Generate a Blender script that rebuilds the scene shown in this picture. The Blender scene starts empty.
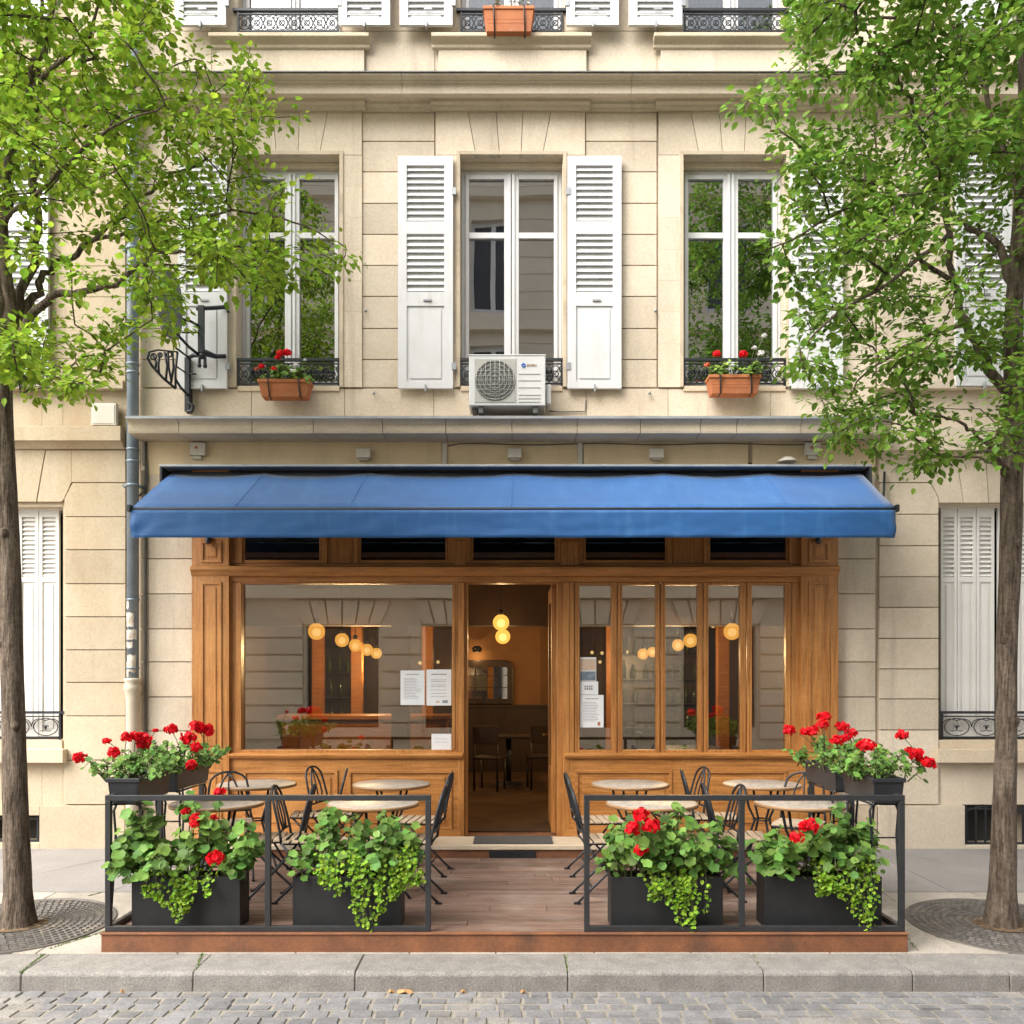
import bpy, bmesh, math, random
from mathutils import Vector, Matrix, noise as mnoise

random.seed(7)
EXPOSURE = 1.56
scene = bpy.context.scene
COL = scene.collection
PI = math.pi
R = math.radians

# ---------------------------------------------------------------- camera maths
CAM_D, CAM_H, HOR, FOC = 8.8, 1.68, 680.0, 880.0
def PX(px, Y=0.0): return (px - 512.0) * (CAM_D + Y) / FOC
def PZ(py, Y=0.0): return CAM_H - (py - HOR) * (CAM_D + Y) / FOC
def P(px, py, Y=0.0): return Vector((PX(px, Y), Y, PZ(py, Y)))
def pave_z(Y): return 0.0335 * min(Y, 0.0)          # the pavement falls towards the kerb

# ---------------------------------------------------------------- mesh builder
class MB:
    def __init__(s): s.v = []; s.f = []; s.t = []; s.sm = []
    def poly(s, pts, tone=.5, smooth=False):
        n = len(s.v); s.v.extend([tuple(p) for p in pts]); s.f.append(tuple(range(n, n + len(pts)))); s.t.append(tone); s.sm.append(smooth)
    def mesh(s, vs, fs, tone=.5, smooth=False):
        n = len(s.v); s.v.extend([tuple(p) for p in vs])
        for f in fs: s.f.append(tuple(i + n for i in f)); s.t.append(tone); s.sm.append(smooth)
    def box(s, x0, x1, y0, y1, z0, z1, tone=.5):
        if x0 > x1: x0, x1 = x1, x0
        if y0 > y1: y0, y1 = y1, y0
        if z0 > z1: z0, z1 = z1, z0
        vs = [(x0,y0,z0),(x1,y0,z0),(x1,y1,z0),(x0,y1,z0),(x0,y0,z1),(x1,y0,z1),(x1,y1,z1),(x0,y1,z1)]
        s.mesh(vs, [(0,3,2,1),(4,5,6,7),(0,1,5,4),(1,2,6,5),(2,3,7,6),(3,0,4,7)], tone)
    def pbox(s, x0, y0, x1, y1, yf, yb, tone=.5):
        """box whose front face (at depth yf) covers a rectangle measured on the photo"""
        s.box(PX(x0,yf), PX(x1,yf), yf, yb, PZ(y1,yf), PZ(y0,yf), tone)
    def xprism(s, prof, x0, x1, tone=.5, dx0=None, dx1=None):
        """profile of (Y,Z) points extruded along X"""
        n = len(prof)
        vs = [(x0, y, z) for y, z in prof] + [(x1, y, z) for y, z in prof]
        fs = [(i, (i+1) % n, n + (i+1) % n, n + i) for i in range(n)]
        fs += [tuple(range(n-1, -1, -1)), tuple(range(n, 2*n))]
        s.mesh(vs, fs, tone)
    def yprism(s, prof, y0, y1, tone=.5):
        """outline of (X,Z) points extruded along Y"""
        n = len(prof)
        vs = [(x, y0, z) for x, z in prof] + [(x, y1, z) for x, z in prof]
        fs = [(i, n + i, n + (i+1) % n, (i+1) % n) for i in range(n)]
        fs += [tuple(range(n)), tuple(range(2*n-1, n-1, -1))]
        s.mesh(vs, fs, tone)
    def tube(s, pts, r, n=8, tone=.5, caps=True, closed=False):
        pts = [Vector(p) for p in pts]; m = len(pts)
        rs = r if isinstance(r, (list, tuple)) else [r] * m
        vs = []; fs = []
        prev = None
        for i, p in enumerate(pts):
            if closed: d = pts[(i+1) % m] - pts[i-1]
            else: d = pts[min(i+1, m-1)] - pts[max(i-1, 0)]
            if d.length < 1e-9: d = Vector((0,0,1))
            d.normalize()
            if prev is None:
                a = Vector((0,0,1)) if abs(d.z) < .9 else Vector((1,0,0))
                u = d.cross(a).normalized()
            else:
                u = prev - d * prev.dot(d)
                if u.length < 1e-6: u = d.cross(Vector((0,0,1)))
                u.normalize()
            prev = u
            w = d.cross(u)
            for k in range(n):
                a = 2*PI*k/n
                vs.append(p + (u*math.cos(a) + w*math.sin(a)) * rs[i])
        for i in range(m if closed else m-1):
            j = (i+1) % m
            for k in range(n):
                fs.append((i*n+k, i*n+(k+1) % n, j*n+(k+1) % n, j*n+k))
        s.mesh(vs, fs, tone, True)
        if caps and not closed:
            b = len(s.v) - m*n
            s.f.append(tuple(b + k for k in range(n-1, -1, -1))); s.t.append(tone); s.sm.append(False)
            s.f.append(tuple(b + (m-1)*n + k for k in range(n))); s.t.append(tone); s.sm.append(False)
    def lathe(s, prof, c=(0,0,0), n=24, tone=.5, smooth=True):
        """(r,z) profile turned about a vertical axis through c"""
        vs = []; fs = []
        for r, z in prof:
            for k in range(n):
                a = 2*PI*k/n; vs.append((c[0]+r*math.cos(a), c[1]+r*math.sin(a), c[2]+z))
        for i in range(len(prof)-1):
            for k in range(n):
                fs.append((i*n+k, i*n+(k+1) % n, (i+1)*n+(k+1) % n, (i+1)*n+k))
        s.mesh(vs, fs, tone, smooth)
    def ball(s, c, r, nu=14, nv=8, tone=.5, sz=1.0):
        prof = [(max(r*math.sin(PI*i/nv), 1e-4), -r*sz*math.cos(PI*i/nv)) for i in range(nv+1)]
        s.lathe(prof, c, nu, tone)
    def ring(s, c, r, rt, n=20, m=5, axis='y', tone=.5, a0=0, a1=2*PI, sx=1, sz=1):
        pts = []
        full = abs(a1-a0-2*PI) < 1e-6
        k = n if full else n+1
        for i in range(k):
            a = a0 + (a1-a0)*i/n
            if axis == 'y': pts.append((c[0]+sx*r*math.cos(a), c[1], c[2]+sz*r*math.sin(a)))
            else: pts.append((c[0]+sx*r*math.cos(a), c[1]+sz*r*math.sin(a), c[2]))
        s.tube(pts, rt, m, tone, closed=full)

WORLD = {}
def build(name, mb, mat, parent=None, bevel=0, bseg=2):
    off = WORLD.get(parent.name, Vector((0,0,0))) if parent else Vector((0,0,0))
    me = bpy.data.meshes.new(name)
    me.from_pydata([(x-off.x, y-off.y, z-off.z) for x, y, z in mb.v], [], mb.f)
    at = me.attributes.new('tone', 'FLOAT', 'FACE')
    at.data.foreach_set('value', mb.t)
    me.polygons.foreach_set('use_smooth', mb.sm)
    me.update()
    me.materials.append(MT[mat] if isinstance(mat, str) else mat)
    o = bpy.data.objects.new(name, me); COL.objects.link(o)
    if parent:
        o.parent = parent; WORLD[o.name] = off
    else: WORLD[o.name] = Vector((0,0,0))
    if bevel:
        b = o.modifiers.new('bevel', 'BEVEL'); b.width = bevel; b.segments = bseg; b.limit_method = 'ANGLE'; b.angle_limit = R(40)
    return o
def tag(o, label, cat, group=None, kind=None):
    if label: o['label'] = label
    if cat: o['category'] = cat
    if group: o['group'] = group
    if kind: o['kind'] = kind
    return o
def thing(name, label, cat, loc=(0,0,0), rz=0, group=None):
    o = bpy.data.objects.new(name, None); COL.objects.link(o)
    o.location = loc; o.rotation_euler = (0, 0, rz); o.empty_display_size = .1
    WORLD[o.name] = Vector(loc)
    return tag(o, label, cat, group)
def dup(root, loc, rz, label, group=None):
    r = root.copy(); COL.objects.link(r); r.location = loc; r.rotation_euler = (0, 0, rz)
    r['label'] = label
    if group: r['group'] = group
    for ch in list(root.children):
        c = ch.copy(); COL.objects.link(c); c.parent = r
        for g in list(ch.children):
            d = g.copy(); COL.objects.link(d); d.parent = c
    return r

# ---------------------------------------------------------------- materials
MT = {}
def _nodes(name):
    m = bpy.data.materials.new(name); m.use_nodes = True
    nt = m.node_tree; nt.nodes.clear()
    return m, nt, nt.nodes, nt.links
def M(name, c1, c2=None, rough=.6, scale=6.0, stretch=(1,1,1), detail=6, lo=.35, hi=.65, tone=.5, fine=None, fine_amt=.0,
      bump=0, bump_scale=None, metal=0, spec=.5, transl=0, c3=None, s3=1.2, lo3=.5, hi3=.75, stretch3=(1,1,1), coat=0, sheen=0, hue=0, rvar=0, c4=None, s4=1.0, st4=(3.5,3.5,.3), lo4=.56, hi4=.78):
    m, nt, N, L = _nodes(name)
    out = N.new('ShaderNodeOutputMaterial'); b = N.new('ShaderNodeBsdfPrincipled')
    tc = N.new('ShaderNodeTexCoord')
    def noise(sc, st, det=6, rgh=.6):
        mp = N.new('ShaderNodeMapping'); mp.inputs['Scale'].default_value = st
        L.new(tc.outputs['Object'], mp.inputs['Vector'])
        n = N.new('ShaderNodeTexNoise'); n.inputs['Scale'].default_value = sc; n.inputs['Detail'].default_value = det; n.inputs['Roughness'].default_value = rgh
        L.new(mp.outputs['Vector'], n.inputs['Vector']); return n
    def ramp(src, lo, hi):
        r = N.new('ShaderNodeMapRange'); r.inputs['From Min'].default_value = lo; r.inputs['From Max'].default_value = hi
        L.new(src, r.inputs['Value']); return r.outputs['Result']
    def mix(fac, a, bb, mode='MIX'):
        x = N.new('ShaderNodeMix'); x.data_type = 'RGBA'; x.blend_type = mode
        if isinstance(fac, float): x.inputs[0].default_value = fac
        else: L.new(fac, x.inputs[0])
        for sock, val in ((x.inputs[6], a), (x.inputs[7], bb)):
            if isinstance(val, tuple): sock.default_value = (*val, 1)
            else: L.new(val, sock)
        return x.outputs[2]
    n1 = noise(scale, stretch, detail)
    col = mix(ramp(n1.outputs[0], lo, hi), c1, c2 or c1)
    if c3:
        n3 = noise(s3, stretch3, 5)
        col = mix(ramp(n3.outputs[0], lo3, hi3), col, c3)
    if c4:
        n4 = noise(s4, st4, 6, .7)
        col = mix(ramp(n4.outputs[0], lo4, hi4), col, c4)
    at = N.new('ShaderNodeAttribute'); at.attribute_name = 'tone'
    if tone:
        mr = N.new('ShaderNodeMapRange'); mr.inputs['To Min'].default_value = 1-tone; mr.inputs['To Max'].default_value = 1+tone
        L.new(at.outputs['Fac'], mr.inputs['Value'])
        hs = N.new('ShaderNodeHueSaturation'); L.new(mr.outputs['Result'], hs.inputs['Value']); L.new(col, hs.inputs['Color'])
        if hue:
            h = N.new('ShaderNodeMapRange'); h.inputs['To Min'].default_value = .5-hue; h.inputs['To Max'].default_value = .5+hue
            wn = N.new('ShaderNodeTexWhiteNoise'); wn.noise_dimensions = '1D'; L.new(at.outputs['Fac'], wn.inputs['W'])
            L.new(wn.outputs['Value'], h.inputs['Value']); L.new(h.outputs['Result'], hs.inputs['Hue'])
        col = hs.outputs['Color']
    if fine:
        nf = noise(fine, (1,1,1), 3, .7)
        fr = ramp(nf.outputs[0], .3, .7)
        mr = N.new('ShaderNodeMapRange'); mr.inputs['To Min'].default_value = 1-fine_amt; mr.inputs['To Max'].default_value = 1+fine_amt
        L.new(fr, mr.inputs['Value'])
        hs = N.new('ShaderNodeHueSaturation'); L.new(mr.outputs['Result'], hs.inputs['Value']); L.new(col, hs.inputs['Color']); col = hs.outputs['Color']
    L.new(col, b.inputs['Base Color'])
    b.inputs['Roughness'].default_value = rough; b.inputs['Metallic'].default_value = metal
    b.inputs['Specular IOR Level'].default_value = spec
    if rvar:
        mr = N.new('ShaderNodeMapRange'); mr.inputs['To Min'].default_value = rough-rvar; mr.inputs['To Max'].default_value = rough+rvar
        L.new(n1.outputs[0], mr.inputs['Value']); L.new(mr.outputs['Result'], b.inputs['Roughness'])
    if coat: b.inputs['Coat Weight'].default_value = coat; b.inputs['Coat Roughness'].default_value = .25
    if sheen: b.inputs['Sheen Weight'].default_value = sheen
    if bump:
        nb = noise(bump_scale or scale*3, stretch, 8)
        bp = N.new('ShaderNodeBump'); bp.inputs['Strength'].default_value = 1; bp.inputs['Distance'].default_value = bump
        L.new(nb.outputs[0], bp.inputs['Height']); L.new(bp.outputs['Normal'], b.inputs['Normal'])
    if transl:
        t = N.new('ShaderNodeBsdfTranslucent'); L.new(col, t.inputs['Color'])
        mx = N.new('ShaderNodeMixShader'); mx.inputs[0].default_value = transl
        L.new(b.outputs[0], mx.inputs[1]); L.new(t.outputs[0], mx.inputs[2]); L.new(mx.outputs[0], out.inputs[0])
    else: L.new(b.outputs[0], out.inputs[0])
    MT[name] = m
    return m
def M_glass(name, refl, tint=(1,1,1), wob=0.0, gcol=(.84,.85,.86)):
    m, nt, N, L = _nodes(name)
    out = N.new('ShaderNodeOutputMaterial'); t = N.new('ShaderNodeBsdfTransparent'); g = N.new('ShaderNodeBsdfGlossy')
    t.inputs[0].default_value = (*tint, 1); g.inputs['Roughness'].default_value = 0.0; g.inputs['Color'].default_value = (*gcol, 1)
    lw = N.new('ShaderNodeFresnel'); lw.inputs[0].default_value = 1.5
    ad = N.new('ShaderNodeMath'); ad.operation = 'ADD'; ad.use_clamp = True; ad.inputs[1].default_value = refl
    L.new(lw.outputs[0], ad.inputs[0])
    if wob:
        tc = N.new('ShaderNodeTexCoord'); n = N.new('ShaderNodeTexNoise'); n.inputs['Scale'].default_value = 1.3; n.inputs['Detail'].default_value = 1
        L.new(tc.outputs['Object'], n.inputs['Vector'])
        bp = N.new('ShaderNodeBump'); bp.inputs['Strength'].default_value = 1; bp.inputs['Distance'].default_value = wob
        L.new(n.outputs[0], bp.inputs['Height']); L.new(bp.outputs[0], g.inputs['Normal'])
    mx = N.new('ShaderNodeMixShader'); L.new(ad.outputs[0], mx.inputs[0]); L.new(t.outputs[0], mx.inputs[1]); L.new(g.outputs[0], mx.inputs[2])
    L.new(mx.outputs[0], out.inputs[0]); MT[name] = m
def M_emit(name, col, strength):
    m, nt, N, L = _nodes(name)
    out = N.new('ShaderNodeOutputMaterial'); e = N.new('ShaderNodeEmission')
    e.inputs[0].default_value = (*col, 1); e.inputs[1].default_value = strength
    L.new(e.outputs[0], out.inputs[0]); MT[name] = m

ST = dict(rough=.85, spec=.25, fine=48, fine_amt=.095, bump=.0035, bump_scale=40)
M('stone', (.63,.545,.43), (.575,.485,.375), scale=2.2, tone=.22, c4=(.40,.335,.26), c3=(.47,.395,.30), s3=1.1, lo3=.52, hi3=.80, stretch3=(1.6,1.6,.5), **ST)
M('stone_warm', (.54,.45,.325), (.48,.395,.28), scale=2.2, tone=.16, c4=(.40,.32,.22), c3=(.42,.30,.18), s3=.8, lo3=.55, hi3=.85, stretch3=(1.6,1.6,.5), **ST)
M('stone_pale', (.60,.50,.37), (.54,.44,.32), scale=2.5, tone=.10, c3=(.44,.36,.26), s3=1.1, lo3=.55, hi3=.85, **ST)
M('stone_trim', (.57,.48,.36), (.49,.405,.30), scale=3, tone=.10, c3=(.34,.28,.205), s3=1.5, lo3=.5, hi3=.8, stretch3=(.6,1,2.5), **ST)
M('stone_plinth', (.52,.42,.30), (.44,.35,.25), scale=3, tone=.10, c3=(.30,.24,.18), s3=2.0, lo3=.48, hi3=.75, **ST)
M('stone_far', (.70,.63,.53), (.65,.58,.48), scale=2, tone=.14, rough=.9, spec=.2, fine=60, fine_amt=.05)
M('fascia_paint', (.72,.575,.37), (.66,.525,.33), scale=3, rough=.7, tone=.1, c3=(.58,.46,.29), s3=1.5, stretch3=(3,1,.5), fine=70, fine_amt=.03)
M('white_paint', (.61,.61,.62), (.57,.57,.575), scale=4, rough=.45, tone=.12, c3=(.50,.48,.45), s3=3.5, lo3=.56, hi3=.85, c4=(.52,.51,.49), s4=3, stretch3=(3,3,.8), bump=.0006, bump_scale=50)
M('cream_paint', (.74,.72,.68), (.69,.67,.63), scale=4, rough=.5, tone=.12, c3=(.58,.55,.5), s3=2.5, lo3=.62, hi3=.85, stretch3=(3,3,.8), bump=.0006, bump_scale=50)
M('zinc', (.36,.37,.38), (.28,.29,.31), scale=5, rough=.5, metal=.4, tone=.15)
M('pipe_zinc', (.24,.29,.34), (.19,.235,.28), scale=6, rough=.5, metal=.25, tone=.15, c3=(.38,.37,.34), s3=5, lo3=.6, hi3=.75)
M('cast_cream', (.52,.46,.36), (.45,.39,.30), scale=6, rough=.6, tone=.1)
M('iron', (.030,.033,.038), (.02,.022,.026), scale=12, rough=.45, metal=.3, tone=.3)
M('black_steel', (.022,.023,.025), (.03,.031,.033), scale=9, rough=.42, tone=.2, fine=200, fine_amt=.08)
M('planter_black', (.011,.0115,.013), (.016,.017,.018), scale=7, rough=.55, tone=.15, fine=160, fine_amt=.10, bump=.0006, bump_scale=120)
M('plastic_black', (.02,.022,.026), (.028,.03,.034), scale=6, rough=.4, tone=.15)
OAK = dict(rough=.42, spec=.4, tone=.25, fine=40, fine_amt=.10, bump=.0012, coat=.1)
M('oak', (.47,.205,.056), (.27,.105,.025), scale=3.0, stretch=(15,15,.8), lo=.36, hi=.66, bump_scale=8, c3=(.53,.255,.08), s3=1.2, lo3=.5, hi3=.8, **OAK)
M('oak_cross', (.47,.205,.056), (.27,.105,.025), scale=3.0, stretch=(.8,15,15), lo=.36, hi=.66, bump_scale=8, c3=(.53,.255,.08), s3=1.2, lo3=.5, hi3=.8, **OAK)
M('seat_wood', (.48,.38,.27), (.36,.27,.18), scale=3, stretch=(14,2,14), rough=.6, tone=.25)
M('dark_wood', (.030,.015,.008), (.018,.009,.005), scale=3, stretch=(8,8,1), rough=.4, tone=.3)
M('counter_wood', (.42,.17,.05), (.30,.115,.033), scale=3, stretch=(1,10,10), rough=.35, tone=.2)
M('awning_blue', (.006,.094,.295), (.005,.082,.265), scale=3, rough=.6, spec=.5, tone=.3, fine=120, fine_amt=.07, sheen=.25, c3=(.028,.138,.350), s3=3.0, lo3=.52, hi3=.85, stretch3=(3,1,.6), bump=.0006, bump_scale=180)
M('awning_shadow', (.02,.022,.026), (.028,.03,.033), scale=6, rough=.6, tone=.2)
M('asphalt', (.235,.218,.205), (.275,.255,.24), scale=1.3, rough=.9, spec=.25, tone=.16, fine=95, fine_amt=.22, bump=.003, bump_scale=110, c3=(.19,.176,.165), s3=2.2, lo3=.58, hi3=.8)
M('paving', (.40,.36,.305), (.32,.288,.245), scale=3, rough=.85, spec=.25, tone=.16, fine=70, fine_amt=.2, bump=.004, bump_scale=60, c3=(.25,.225,.195), s3=3, lo3=.55, hi3=.8)
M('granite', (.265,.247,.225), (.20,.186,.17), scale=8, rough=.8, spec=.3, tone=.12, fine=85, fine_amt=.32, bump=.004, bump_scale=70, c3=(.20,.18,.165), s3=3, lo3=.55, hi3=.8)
M('setts', (.215,.21,.21), (.15,.149,.152), scale=5, rough=.75, spec=.35, tone=.2, fine=75, fine_amt=.25, bump=.005, bump_scale=45, c3=(.30,.265,.22), s3=1.7, lo3=.55, hi3=.75)
M('joint_sand', (.30,.27,.225), (.22,.195,.16), scale=12, rough=.95, tone=.1, fine=150, fine_amt=.2, c3=(.15,.16,.08), s3=3, lo3=.6, hi3=.75)
M('moss', (.12,.19,.03), (.09,.14,.025), scale=30, rough=.95, tone=.3)
M('deck_wood', (.225,.142,.106), (.135,.082,.060), scale=2.5, stretch=(1,12,12), rough=.65, tone=.30, fine=70, fine_amt=.16, bump=.002, bump_scale=9, c3=(.30,.24,.20), s3=1.5, lo3=.5, hi3=.8)
M('corten', (.235,.092,.038), (.15,.06,.028), scale=5, rough=.75, tone=.15, fine=60, fine_amt=.18, c3=(.10,.05,.03), s3=3, lo3=.55, hi3=.75, bump=.001, bump_scale=70)
M('terracotta', (.46,.155,.055), (.36,.12,.045), scale=6, rough=.75, tone=.15, fine=80, fine_amt=.07, c3=(.50,.27,.16), s3=5, lo3=.6, hi3=.8)
M('soil', (.06,.04,.028), (.035,.024,.017), scale=20, rough=.95, tone=.4)
M('bark', (.235,.185,.14), (.075,.055,.04), scale=9, stretch=(3.6,3.6,.5), rough=.92, spec=.2, tone=.25, fine=40, fine_amt=.32, bump=.05, bump_scale=14, c3=(.13,.135,.075), s3=1.8, lo3=.6, hi3=.8)
M('twig', (.075,.055,.04), (.05,.036,.027), scale=9, rough=.9, tone=.25)
LF = dict(rough=.5, spec=.25, scale=3, tone=.55, hue=.022)
M('linden_leaf', (.300,.425,.045), (.215,.345,.032), transl=.5, **LF)
M('linden_leaf_deep', (.200,.325,.048), (.135,.250,.034), transl=.5, **LF)
M('geranium_leaf', (.150,.275,.052), (.100,.205,.040), transl=.25, **LF)
M('lime_leaf', (.26,.42,.035), (.19,.34,.025), transl=.35, **LF)
M('small_leaf', (.20,.32,.05), (.13,.23,.035), transl=.25, **LF)
M('stem_green', (.10,.15,.04), (.12,.10,.05), scale=10, rough=.7, tone=.3)
M('petal_red', (.80,.010,.022), (.68,.006,.016), scale=20, rough=.55, spec=.2, tone=.28, transl=.35)
M('petal_white', (.75,.73,.70), (.66,.64,.62), scale=20, rough=.6, tone=.2, transl=.2)
M('petal_salmon', (.70,.16,.08), (.6,.12,.06), scale=20, rough=.6, tone=.2, transl=.2)
M('marble_top', (.46,.41,.35), (.27,.235,.20), scale=9, stretch=(1,4,3), rough=.4, tone=.1, fine=45, fine_amt=.28, lo=.3, hi=.7)
M('table_rim', (.33,.19,.09), (.27,.15,.07), scale=8, rough=.45, tone=.2)
M('ac_white', (.62,.62,.615), (.58,.58,.575), scale=5, rough=.4, tone=.12, c3=(.62,.60,.57), s3=4, lo3=.62, hi3=.85)
M('ac_dark', (.11,.11,.105), (.085,.085,.08), scale=8, rough=.6, tone=.2)
M('ac_grille', (.42,.42,.39), (.36,.36,.33), scale=8, rough=.5, tone=.1)
M('logo_blue', (.02,.16,.55), None, rough=.5); M('logo_orange', (.62,.28,.10), None, rough=.5)
M('plaster_box', (.62,.58,.50), (.55,.51,.44), scale=8, rough=.6, tone=.12)
M('rust_dot', (.40,.13,.05), None, rough=.7)
M('paper', (.74,.76,.78), (.70,.72,.74), scale=10, rough=.7, tone=.08)
M('ink', (.16,.16,.17), (.30,.30,.31), scale=60, rough=.7)
M('photo_warm', (.62,.38,.22), (.55,.5,.45), scale=30, rough=.6); M('photo_blue', (.10,.14,.19), (.25,.29,.34), scale=25, rough=.6)
M('sticker', (.66,.62,.54), (.38,.30,.22), scale=14, rough=.7, tone=.2)
M('sign_grey', (.135,.14,.15), (.19,.195,.205), scale=7, rough=.6, metal=.2, tone=.15, c3=(.30,.22,.15), s3=9, lo3=.62, hi3=.72)
M('lead', (.10,.105,.11), (.16,.155,.15), scale=14, rough=.6, metal=.4, tone=.2)
M('mat_dark', (.075,.072,.07), (.05,.05,.05), scale=40, rough=.95, tone=.2, fine=200, fine_amt=.3)
M('dry_leaf', (.42,.24,.10), (.33,.18,.07), scale=20, rough=.8, tone=.25)
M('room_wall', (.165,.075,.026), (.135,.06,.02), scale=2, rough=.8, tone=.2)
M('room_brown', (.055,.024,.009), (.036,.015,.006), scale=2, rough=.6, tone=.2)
M('room_ceiling', (.42,.40,.36), (.38,.36,.32), scale=2, rough=.8, tone=.2)
M('room_tile', (.075,.042,.022), (.055,.03,.016), scale=3, rough=.75, spec=.1, tone=.2)
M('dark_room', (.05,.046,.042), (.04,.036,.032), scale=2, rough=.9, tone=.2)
M('curtain', (.20,.21,.23), (.15,.16,.18), scale=4, stretch=(12,12,.5), rough=.9, tone=.2)
M('brass', (.45,.28,.08), None, rough=.35, metal=.8)
M('bottle_green', (.02,.05,.02), (.05,.03,.01), scale=2, rough=.15, tone=.4)
M('mirror_glass', (.7,.7,.68), None, rough=.03, metal=1.0)
M('chimney_rust', (.2,.1,.06), None, rough=.8)
M("dry_stalk", (.42,.36,.26), (.33,.28,.19), scale=9, rough=.8, tone=.3)
M_glass('shop_glass', .18, (.93,.93,.92), .0003, (1,.97,.92))
M_glass('top_glass', .05, (.86,.87,.87), .0012)
M_glass('upper_glass', .27, (.86,.87,.87), .0012)
M('far_glazing', (.05,.05,.055), (.03,.03,.035), scale=1, rough=.1, tone=.2)
def M_globe(name):
    m, nt, N, L = _nodes(name)
    out = N.new('ShaderNodeOutputMaterial'); e = N.new('ShaderNodeEmission'); t = N.new('ShaderNodeBsdfTransparent'); mx = N.new('ShaderNodeMixShader')
    e.inputs[0].default_value = (1.0, .46, .075, 1); e.inputs[1].default_value = .58; mx.inputs[0].default_value = .58
    L.new(t.outputs[0], mx.inputs[1]); L.new(e.outputs[0], mx.inputs[2]); L.new(mx.outputs[0], out.inputs[0]); MT[name] = m
M_globe('globe_glow')
M_emit('bulb_core', (1.0, .70, .30), .62)
M_emit('spark_glow', (1.0,.66,.26), .42)
# ================================================================ the café building
def grid_wall(mb, x0, x1, z0, z1, yf, yb, holes, tone=.5):
    xs = sorted({x0, x1, *[h[0] for h in holes], *[h[1] for h in holes]})
    zs = sorted({z0, z1, *[h[2] for h in holes], *[h[3] for h in holes]})
    xs = [x for x in xs if x0 <= x <= x1]; zs = [z for z in zs if z0 <= z <= z1]
    for a, b in zip(xs, xs[1:]):
        run = None
        for c, d in zip(zs, zs[1:]):
            mx, mz = (a+b)/2, (c+d)/2
            if any(h[0] < mx < h[1] and h[2] < mz < h[3] for h in holes):
                if run: mb.box(a, b, yf, yb, run[0], run[1], tone); run = None
            else: run = (run[0], d) if run else (c, d)
        if run: mb.box(a, b, yf, yb, run[0], run[1], tone)
def courses(mb, px0, px1, pys, yf, yb, gap=.007, tmin=.2, tmax=.8):
    """stone courses between the joints measured at pys"""
    for a, b in zip(pys, pys[1:]):
        mb.box(PX(px0, 0), PX(px1, 0), yf, yb, PZ(b, 0)+gap/2, PZ(a, 0)-gap/2, random.uniform(tmin, tmax))
def split_courses(mb, px0, px1, pys, yf, yb, cuts=(), gap=.0016):
    xs = [px0, *cuts, px1]
    for p, q in zip(xs, xs[1:]):
        for a, b in zip(pys, pys[1:]):
            mb.box(PX(p, 0)+gap/2, PX(q, 0)-gap/2, yf, yb, PZ(b, 0)+gap/2, PZ(a, 0)-gap/2, random.uniform(.3, .7))
def voussoirs(mb, top, bot, xt, xb, yf, yb, gap=.006):
    """wedge stones: joint x positions at the top and bottom edges"""
    zt, zb = PZ(top, 0), PZ(bot, 0)
    for i in range(len(xt)-1):
        g = gap/2
        mb.yprism([(PX(xb[i])+g, zb), (PX(xb[i+1])-g, zb), (PX(xt[i+1])-g, zt), (PX(xt[i])+g, zt)], yf, yb, random.uniform(.3, .75))

bldg = thing('cafe_building', 'cream stone townhouse with a blue awning over its oak shop front', 'building', (0, 0, 0))
BX0, BX1 = -3.72, 3.64
WC = [289.0, 511.5, 734.0]                      # window centres, in photo pixels at the wall plane
w = MB()
shop_hole = (PX(197), PX(834), -1, PZ(462))
up_holes = [(PX(c-51), PX(c+51), PZ(388), PZ(157)) for c in WC]
top_holes = [(PX(c-51), PX(c+51), PZ(32), PZ(-200)) for c in WC]
grid_wall(w, BX0, BX1, -.05, 11.6, .02, .30, [shop_hole, *up_holes, *top_holes], .45)
# ground floor piers beside the shop front
PIER = [470, 525, 559, 594, 629, 662, 697, 731, 766, 805]
courses(w, 141, 192.5, PIER, -.012, .02, .009)
courses(w, 837.5, 875, PIER, -.012, .02, .009)
# first floor
RUST = [111.5, 142, 172.5, 204, 235, 266, 297, 329, 360, 388]
for a, b in ((362.5, 434.5), (585.5, 656.5)):
    courses(w, a, b, RUST, -.012, .02, .009)
courses(w, 141, 212, RUST, -.012, .02, .009); courses(w, 807.5, 875, RUST, -.012, .02, .009)
SUR = [157, 188, 219, 251, 282, 313, 345, 388]
for c in WC:
    sur = MB()
    split_courses(sur, c-76, c-51.5, SUR, -.030, .02)
    split_courses(sur, c+51.5, c+73.5, SUR, -.030, .02)
    voussoirs(sur, 112, 156.5, [c-76, c-44, c-15.5, c+11.5, c+39.5, c+73.5], [c-76, c-35.5, c-12, c+1.5+8, c+31, c+73.5], -.030, .02)
    build('window_surround', sur, 'stone', bldg)
# apron under the first-floor windows
for a, b in ((141, 252), (252, 345), (345, 434), (434, 586), (586, 668), (668, 770), (770, 875)):
    w.box(PX(a)+.002, PX(b)-.002, -.016, .02, PZ(417), PZ(389)-.002, random.uniform(.4, .65))
# third floor: plain stones between the windows
XS = [141, 212, 238, 340, 366, 435, 460.5, 562.5, 588, 657, 683, 785, 808, 875]
for i, (a, b) in enumerate(zip(XS, XS[1:])):
    if i in (2, 6, 10): continue
    zs = [PZ(72), PZ(32), PZ(-10), PZ(-55), PZ(-100), PZ(-150), PZ(-200), PZ(-250)]
    for p, q in zip(zs, zs[1:]): w.box(PX(a)+.002, PX(b)-.002, -.012, .02, p+.002, q-.002, random.uniform(.4, .65))
wall = build('wall', w, 'stone', bldg, .003, 1)

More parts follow.
